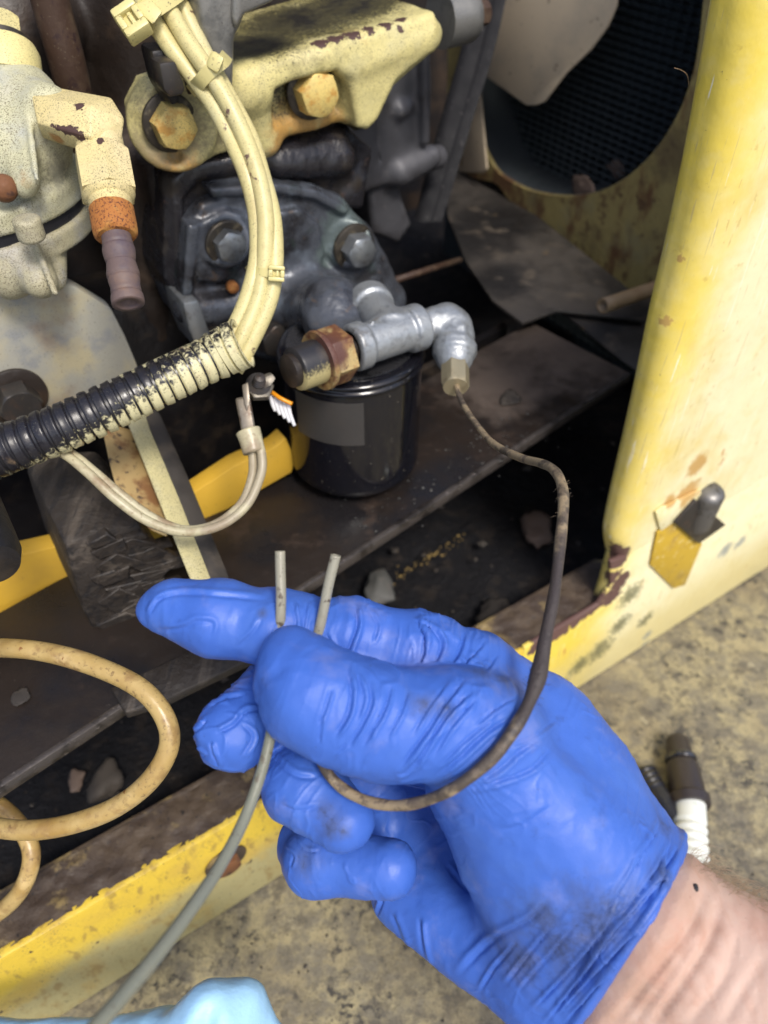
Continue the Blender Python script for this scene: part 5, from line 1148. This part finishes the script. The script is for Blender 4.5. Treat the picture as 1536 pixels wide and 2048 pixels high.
# ---- folds of the thin rubber
NAMES = list(groups)
ids = np.argmin(np.stack([groups[k](gv.astype(np.float32)) for k in NAMES]), 0)
def gate(*k):
    m = np.zeros(len(gv), bool)
    for q in k: m |= ids == NAMES.index(q)
    return m
gn = vnormals(gv, gf)
if ((gv - gv.mean(0)) * gn).sum() < 0: gf = gf[:, ::-1]; gn = -gn
gv = gv + gn * (vnoise(gv, 42, 2, 2) * .0013 + vnoise(gv, 120, 3, 2) * .00045)[:, None]
TH, IN, PA, TP, IP = gate('thumb'), gate('index'), gate('palm'), gate('thumb', 'palm'), gate('index', 'palm')
MI, RI, PI_ = gate('middle'), gate('ring'), gate('pinky')
FO = [
 (TH, 8, 1.0, [(699, 1334), (710, 1376), (703, 1431), (672, 1482)]), (TH, 6, .6, [(669, 1376), (656, 1419), (641, 1456)]), (TH, 7, .8, [(742, 1355), (750, 1405), (729, 1455), (700, 1500)]),
 (TH, 6, .75, [(787, 1366), (778, 1412), (755, 1458), (728, 1500)]), (TH, 6, .5, [(715, 1342), (733, 1393), (718, 1446)]), (TH, 5, .5, [(650, 1431), (643, 1490)]), (TH, 6, .5, [(822, 1380), (806, 1430), (778, 1480)]),
 (TH, 5, .45, [(699, 1490), (673, 1512)]), 
 (TP, 7, .9, [(940, 1358), (892, 1417), (854, 1476), (800, 1546)]), (TP, 7, .8, [(955, 1383), (900, 1434), (862, 1493), (826, 1552)]), (TP, 6, .5, [(900, 1370), (860, 1420), (826, 1480)]),
 (TP, 8, .7, [(1030, 1437), (972, 1476), (922, 1523), (866, 1565)]), (TP, 8, -.8, [(1006, 1476), (938, 1540), (890, 1572)]), (TP, 6, .5, [(990, 1440), (930, 1490), (880, 1540)]),
 (PA, 9, .6, [(1099, 1472), (1044, 1510), (1006, 1544), (948, 1580)]), (PA, 8, .55, [(1115, 1490), (1066, 1544), (989, 1572), (930, 1586)]), (PA, 7, .4, [(1120, 1440), (1070, 1480), (1020, 1500)]),
 (TP, 7, .5, [(960, 1400), (910, 1455), (870, 1520)]), (TP, 5, .4, [(840, 1520), (815, 1548), (790, 1550)]), (TP, 6, .45, [(1040, 1400), (1000, 1420), (950, 1460)]),
 (IN, 8, 1.0, [(714, 1202), (722, 1248), (704, 1303), (690, 1340)]), (IN, 8, 1.0, [(838, 1236), (856, 1277), (850, 1320), (826, 1360)]), (IN, 8, .9, [(858, 1240), (890, 1282), (880, 1322), (850, 1360)]),
 (IP, 8, .8, [(936, 1262), (926, 1303), (905, 1336), (875, 1360)]), (IP, 7, .6, [(975, 1286), (951, 1318), (910, 1348)]), (IN, 5, .5, [(829, 1236), (862, 1252), (872, 1268)]), (IN, 7, .6, [(660, 1262), (672, 1300), (690, 1330)]),
 (IN, 6, .5, [(588, 1200), (598, 1241), (590, 1270)]), (IN, 5, .5, [(620, 1200), (612, 1250), (606, 1290)]), (IN, 9, .5, [(284, 1200), (356, 1180), (453, 1184), (546, 1194)]), (IN, 10, .4, [(305, 1252), (360, 1248), (394, 1234), (432, 1243), (424, 1290)]),
 (IN, 7, .5, [(292, 1228), (309, 1200), (330, 1185)]), (IN, 8, .35, [(470, 1290), (500, 1262), (520, 1230)]), (IN, 6, .4, [(740, 1215), (760, 1250), (750, 1290)]), (IP, 6, .4, [(1000, 1310), (980, 1340), (945, 1365)]),
 (MI, 8, .7, [(424, 1463), (462, 1444), (487, 1419), (530, 1410)]), (MI, 7, .6, [(485, 1440), (512, 1474), (485, 1522)]), (MI, 6, .5, [(426, 1480), (432, 1505), (446, 1534)]), (MI, 5, .5, [(388, 1465), (411, 1436)]), (MI, 5, .5, [(394, 1492), (416, 1510)]), (MI, 6, .5, [(412, 1412), (448, 1392), (490, 1385)]),
 (RI, 10, .5, [(545, 1500), (590, 1540), (640, 1548)]), (RI, 9, .35, [(560, 1600), (600, 1612), (640, 1604)]), (PI_, 6, .5, [(572, 1690), (592, 1712), (584, 1740)]), (PI_, 5, .4, [(590, 1672), (612, 1696), (640, 1700)]), 
 (PA, 6, .7, [(742, 1840), (754, 1815), (762, 1790)]), (PA, 9, .8, [(846, 1830), (852, 1887), (866, 1945)]), (PA, 14, .8, [(900, 1950), (971, 1876), (1048, 1832), (1100, 1786)]), (PA, 9, .6, [(1000, 1970), (1048, 1909), (1105, 1840)]), (PA, 10, .6, [(790, 1820), (810, 1870), (822, 1905)]),
 (PA, 8, .6, [(950, 1985), (985, 1930), (1030, 1880)]), (PA, 8, .5, [(895, 1720), (925, 1760), (955, 1790)]),
 (PA, 8, 1.3, [(1075, 2056), (1148, 1965), (1203, 1882), (1264, 1810), (1325, 1732), (1356, 1676)]), (PA, 7, 1.0, [(1137, 1985), (1203, 1895), (1258, 1833), (1312, 1760), (1342, 1660)]), (PA, 7, 1.0, [(1100, 2040), (1186, 1945), (1269, 1856), (1336, 1766), (1362, 1710)]),
 (PA, 7, .8, [(1230, 1836), (1286, 1766), (1336, 1685)]), (PA, 6, .8, [(1262, 1882), (1314, 1821), (1360, 1743)]), (PA, 8, .9, [(1055, 2020), (1131, 1943), (1209, 1850), (1240, 1800)]), (PA, 6, .7, [(1120, 2050), (1190, 1970), (1250, 1900), (1310, 1830)]),
 (PA, 9, .6, [(1190, 1840), (1240, 1770), (1290, 1690)]), (PA, 8, .4, [(1020, 1990), (1100, 1900), (1160, 1830)]), (PA, 8, .4, [(1260, 1720), (1300, 1670), (1320, 1630)]), (PA, 12, .35, [(990, 1650), (1040, 1640), (1100, 1600)])]
for g_, w_, a_, ln in FO: fold(gv, gn, ln, w_ * .62, a_ * .00105, g_, 1.0)
gn = vnormals(gv, gf)
# fine transverse creases of the stretched film: along each finger, at the wrist and over the palm
def creases(msk, a, b, fa, fp, amp, seed, lo=.62, where=None):
    ax_ = nrm(np.asarray(b) - np.asarray(a)); i_ = np.where(msk)[0]; p = gv[i_]; t = p @ ax_; r_ = p - t[:, None] * ax_
    q = t[:, None] * ax_ * fa + r_ * fp; q = q + (vnoise(p, 60, seed + 3, 2) * .9)[:, None]
    rdg = np.clip((1 - np.abs(vnoise(q, 1.0, seed, 2)) * 2.2 - lo) / (1 - lo), 0, 1) ** 1.5
    md = np.clip(vnoise(p, 55, seed + 7, 2) * 1.6 + .55, 0, 1)
    if where is not None: md = md * where(p)
    gv[i_] += gn[i_] * (amp * rdg * md)[:, None]
def near(c, r): c = np.asarray(c); return lambda p: np.exp(-(((p - c) ** 2).sum(1)) / r ** 2)
def anyof(*f): return lambda p: np.minimum(1, sum(g(p) for g in f))
creases(TH, P(600, 1350, .24), P(950, 1460, .24), 330, 45, .00055, 21, where=anyof(near(P(730, 1420, .224), .020), near(P(890, 1450, .224), .022)))
creases(IN, P(330, 1216, .26), P(900, 1320, .26), 330, 45, .00050, 22, where=anyof(near(P(690, 1270, .25), .016), near(P(880, 1300, .25), .020), near(P(590, 1240, .25), .010)))
creases(PA, P(860, 1590, .24), P(1060, 1400, .24), 300, 40, .00050, 23, where=near(P(950, 1480, .225), .024))
creases(PA, P(1200, 1820, .25), P(1500, 2020, .25), 240, 14, .0005, 24, where=lambda p: np.exp(-(np.clip(-hc(p.astype(np.float32)) - .004, 0, 1) / .022) ** 2))
creases(PA, P(800, 1700, .28), P(1000, 1950, .28), 140, 24, .0003, 25)
creases(MI, P(468, 1466, .254), P(545, 1402, .268), 260, 90, .00055, 26); creases(RI, P(688, 1640, .25), P(606, 1572, .26), 200, 60, .00030, 27); creases(PI_, P(776, 1736, .25), P(636, 1722, .26), 240, 60, .00035, 28)
creases(TH, P(600, 1350, .24), P(950, 1460, .24), 120, 26, .0006, 41, lo=.35); creases(IN, P(330, 1216, .26), P(900, 1320, .26), 110, 30, .0006, 42, lo=.35, where=lambda p: np.clip((to_px(p)[0] - 520) / 150, .25, 1))
creases(PA, P(860, 1590, .24), P(1060, 1400, .24), 90, 18, .0006, 43, lo=.4, where=near(P(950, 1480, .225), .022)); creases(PA, P(1200, 1820, .25), P(1500, 2020, .25), 90, 14, .0008, 44, lo=.4, where=lambda p: np.exp(-(np.clip(-hc(p.astype(np.float32)) - .003, 0, 1) / .014) ** 2))
creases(MI, P(468, 1466, .254), P(545, 1402, .268), 120, 60, .0006, 46, lo=.35); creases(RI, P(688, 1640, .25), P(606, 1572, .26), 90, 40, .0005, 47, lo=.4); creases(PI_, P(776, 1736, .25), P(636, 1722, .26), 100, 40, .0003, 48, lo=.4)
gn = vnormals(gv, gf)
# rolled bead at the cuff
hb_ = hc(gv.astype(np.float32)); gv = gv + gn * (.0011 * np.exp(-((hb_ + .0018) / .0012) ** 2))[:, None]
fine = 1 - np.abs(vnoise(gv * np.array([1, 1, .55]), 190, 6, 2)); gv = gv + gn * ((fine - .8) * .00022)[:, None]
def onhand(px, py, dd=.24):
    X, Y, D = to_px(gv); m = (np.hypot(X - px, Y - py) < 9); return gv[m][np.argmin(D[m])] if m.any() else P(px, py, dd)
sm_pts = [(onhand(x, y), r) for x, y, r in [(1180, 1860, .022), (1120, 1900, .020), (1235, 1820, .014), (1080, 1840, .014), (1040, 1930, .016), (1330, 1640, .008), (1330, 1740, .008), (655, 1650, .008), (640, 1620, .006), (690, 1660, .005), (850, 1400, .006), (900, 1410, .005), (965, 1335, .008), (1010, 1350, .008), (600, 1720, .008), (520, 1220, .003)]]
M['glove'] = mk('blue_nitrile', (0.046, 0.124, 0.475), 0.47, spec=0.36, bump=(1600, 0.00007, 3), bump2=(330, 0.00012, 4), layers=[
    nl(28, .48, .75, (.065, .15, .48), f=.7), nl(60, .55, .75, (.16, .20, .46), f=.55),
    nl(120, .56, .72, (.03, .065, .24), f=.55, d=8, r=.7, mul=(26, .45, .62)),
    sp(sm_pts, (.055, .062, .10), s=150, amp=2.2, d=10, lo=-.1, hi=1.3, f=.64, ro=.62, st=((0, 0, .6), (1, .4, .8))), sp(sm_pts, (.02, .022, .03), s=600, amp=2.8, d=8, lo=.6, hi=1.3, f=.4),
    nl(420, .70, .74, (.02, .03, .06), f=.7)])
M['hair'] = mk('pale_hair', (0.30, 0.21, 0.13), 0.4)
M['mole'] = mk('dark_mole', (0.02, 0.018, 0.02), 0.5)
obj_hand_verts = gv
fa_ = [('u', rc((WR0[0] - 120, WR0[1] - 120, .252, WR0[3] - 26), WR0[:3] + (WR0[3] - 12,)), .012), ('u', rc(WR0[:3] + (WR0[3] - 12,), WR1[:3] + (WR1[3] + 4,)), .012), ('u', rc(WR2[:3] + (WR2[3] - 10,), WR3[:3] + (WR3[3] + 4,)), .012),
       ('u', rc(WR1, (2100, 2760, .215, 190)), .02), ('u', rc(WR3, (2000, 2860, .225, 190)), .02)]
apts = [P(1000, 1600, .26), P(1700, 2000, .2), P(1300, 2400, .2), P(1700, 2000, .28), P(2150, 2860, .2), P(1300, 2400, .28), P(1000, 1900, .28)]
av, af = sdfmesh(fa_, apts, .0012, .03)
_c = vnormals(av, af); _c *= np.sign(((av - av.mean(0)) * _c).sum()); av = av - _c * (.0032 * np.clip((.004 - hc(av.astype(np.float32))) / .006, 0, 1))[:, None]
exec_skin = True
an = vnormals(av, af)
if ((av - av.mean(0)) * an).sum() < 0: af = af[:, ::-1]; an = -an
av = av + an * (vnoise(av, 40, 12, 2) * .0006)[:, None]
for w_, a_, ln in [(9, -.9, [(1300, 2060), (1370, 1960), (1425, 1870), (1440, 1790)]), (9, -.8, [(1215, 2060), (1300, 1960), (1380, 1860), (1420, 1760)]), (8, -.6, [(1370, 2060), (1450, 1950), (1480, 1850)]), (7, -.5, [(1255, 2060), (1330, 1965), (1400, 1860)]), (10, -.4, [(1440, 2060), (1500, 1960), (1540, 1900)])]:
    fold(av, an, ln, w_, a_ * .0018, np.ones(len(av), bool), .0)
an = vnormals(av, af)
_ax = nrm(P(1610, 2100, .236) - P(1225, 1800, .252)); _t = av @ _ax; _q = _t[:, None] * _ax * 210 + (av - _t[:, None] * _ax) * 30
av = av - an * (0.0006 * np.clip(1 - np.abs(vnoise(_q, 1.0, 31, 2)) * 2.4 - .5, 0, 1))[:, None]
an = vnormals(av, af)
_X, _Y, _D = to_px(av)
def armpt(px, py):
    m = np.where(np.hypot(_X - px, _Y - py) < 18)[0]; return av[m[np.argmin(_D[m])]]
_cu = [(armpt(x, y), r) for x, y, r in [(1400, 1720, .010), (1385, 1790, .012), (1345, 1850, .012), (1300, 1910, .012), (1250, 1975, .012), (1200, 2030, .012)]]
_cr = [(armpt(x, y), .0035) for x, y in [(1430, 1850), (1418, 1885), (1400, 1920), (1375, 1958), (1350, 1995), (1325, 2030), (1390, 1850), (1365, 1885), (1335, 1925), (1300, 1965), (1270, 2005)]]
M['skin'] = mk('skin', (0.53, 0.365, 0.295), 0.55, spec=.3, sss=0.10, bump=(900, 0.00016, 4), bump2=(300, .00014, 3), layers=[
    nl(45, .45, .68, (.50, .29, .225), f=.75), nl(160, .5, .68, (.46, .27, .20), f=.5, st=((0, 0, .9), (1, .3, 1))), nl(90, .56, .72, (.60, .45, .38), f=.5),
    sp(_cu, (.34, .185, .115), s=260, amp=1.2, d=8, lo=-.3, hi=1.3, f=.5, st=((0, 0, .9), (1, .35, 1))), sp(_cr, (.36, .19, .13), s=200, amp=.8, lo=-.4, hi=1.2, f=.4),
    nl(700, .68, .72, (.25, .11, .075), f=.6)])
person = obj('person', (av, af), M['skin'], label='right hand and bare hairy forearm of a person pinching two cut tube ends', cat='person')
obj('nitrile_glove', (gv, gf), M['glove'], person, label='tight blue nitrile glove smudged with grease')
aX, aY, aD = to_px(av)
def onarm(px, py, rr=14):
    m = np.hypot(aX - px, aY - py) < rr; i = np.where(m)[0]; return i[np.argmin(aD[i])]
i = onarm(1391, 1764)
chip('mole', av[i] + an[i] * .0002, an[i], .00095, M['mole'], None, None, 41, .5).parent = person
bpy.data.objects['mole'].location -= Vector(WORLD['person'])
hv, hf = [], []
vw = CAM - av; vw /= np.linalg.norm(vw, axis=1)[:, None]; fc = (an * vw).sum(1)
cand = np.where((aX > 1372) & (aX < 1560) & (aY > 1640) & (aY < 1900) & (fc > -.35) & (fc < .42))[0]
axis_arm = nrm(P(1600, 2120, .236) - P(1225, 1800, .252))
rs = np.random.RandomState(5)
for k in range(230):
    i = cand[rs.randint(len(cand))]; p = av[i]; L0 = rs.uniform(.004, .009)
    t = nrm(an[i] * rs.uniform(.35, .8) + axis_arm * rs.uniform(-.2, .9) + rs.randn(3) * .25); t2 = nrm(axis_arm + an[i] * rs.uniform(-.4, .3) + rs.randn(3) * .35)
    pth = spline([p - an[i] * .0003, p + t * L0 * .4, p + t * L0 * .7 + t2 * L0 * .35, p + t * L0 * .75 + t2 * L0 * .8 - an[i] * L0 * .1], 3)
    v, f = tube(pth, np.linspace(.00006, .000025, len(pth)), 4, cap=False); n0 = len(hv); hv.extend(v.tolist()); hf.extend([[a + n0 for a in q] for q in f])
obj('arm_hair', (hv, hf), M['hair'], person, kind='stuff')
# ---- thin tubes held between thumb and finger
ta = [(912, 768, .4135), (922, 800, .400), (945, 838, .378), (985, 886, .350), (1040, 915, .322), (1080, 926, .303), (1105, 938, .290), (1121, 962, .280), (1127, 1005, .270), (1120, 1090, .258), (1108, 1190, .246), (1092, 1270, .238), (1078, 1345, .2315), (1060, 1400, .2265), (1030, 1455, .2215), (985, 1515, .2185), (920, 1568, .2195), (860, 1598, .225), (800, 1611, .231), (740, 1604, .236), (690, 1580, .240), (655, 1545, .2425), (636, 1500, .246), (630, 1420, .2495), (630, 1340, .2500), (632, 1290, .2495), (644, 1235, .2485), (658, 1165, .247), (672, 1110, .2460)]
path = spline([P(*q) for q in ta], 12)
dd = np.array([depth(q) for q in path]); kk = np.arange(len(path)) / 12.0
rad = np.full(len(path), .00172)
def bumpk(c, w, a): return a * np.exp(-((kk - c) / w) ** 2)
rad = rad + bumpk(12.1, .5, .0008) + bumpk(11.2, 1.2, .0003) + bumpk(8, 2.0, .00025) + bumpk(14, 1.5, .0003)
rad = np.where(kk < 3, .00150, rad) + .00008 * np.sin(kk * 5.1) * (kk > 5) * (kk < 21)
icut = int(22.7 * 12)
tA = thing('thin_tube', P(1108, 1190, .246), 'thin brown dirt-crusted tube running from the elbow fitting into the hand', 'tube')
obj('dirty_length', tube(path[:icut + 1], rad[:icut + 1], 18), M['tube_brown'], tA)
obj('cut_end', tube(path[icut:], rad[icut:] - .00002, 18, hollow=.62), M['tube_cut'], tA, label='clean pale end with angled cut')
tb = [(560, 1102, .2480), (561, 1150, .2480), (562, 1200, .2480), (560, 1260, .2490), (555, 1330, .2500), (549, 1400, .2460), (543, 1460, .2395), (524, 1540, .2340), (490, 1635, .2270), (446, 1722, .2170), (395, 1800, .2060), (330, 1888, .1940), (255, 1980, .1820), (190, 2055, .173), (100, 2150, .164), (0, 2250, .156)]
path = spline([P(*q) for q in tb], 12)[::-1]
kb = np.arange(len(path)) / 12.0
rad = .00172 + .00022 * np.exp(-((kb - 1) / 5.0) ** 2)
tB_ = thing('thin_tube', P(490, 1635, .227), 'thin grey-green tube running from the hand to the lower left', 'tube')
ic = int(10.2 * 12)
obj('grey_length', tube(path[:ic + 1], rad[:ic + 1], 18), M['tube_grey'], tB_)
obj('cut_end', tube(path[ic:], rad[ic:] - .00002, 18, hollow=.62), M['tube_cut'], tB_)
# fibres stuck to the dirty tube
vs_, fs_ = [], []
path = spline([P(*q) for q in ta], 12)
for k in range(120):
    i = random.randint(int(7.2 * 12), int(13.2 * 12)); p = path[i]
    if k < 45: i = int(random.gauss(12.1, .25) * 12); p = path[i]
    elif k < 65: i = int(random.gauss(7.7, .3) * 12); p = path[i]
    dr = nrm(np.random.randn(3)); t = nrm(path[i + 1] - path[i]); dr = nrm(dr - t * dr.dot(t)); p = p + dr * .0017
    L0 = random.uniform(.0008, .003); e = p + dr * L0 * .5 + nrm(np.random.randn(3)) * L0 * .6; m_ = (p + e) / 2 + np.random.randn(3) * L0 * .25
    v, f = tube(spline([p, m_, e], 3), .00006, 4); n0 = len(vs_); vs_.extend(v.tolist()); fs_.extend([[a + n0 for a in q] for q in f])
obj('fibre_lint', (vs_, fs_), M['tube_brown'], tA, kind='stuff')
# loose hair on the edge of the panel
hr = [Pv(1378, 172, sS + .03) , Pv(1374, 150, sS + .028), Pv(1362, 140, sS + .026), Pv(1349, 136, sS + .025)]
obj('hair', tube(spline(hr, 6), .00012, 6), M['hair'], label='single pale hair curling off the edge of the yellow panel', cat='hair')
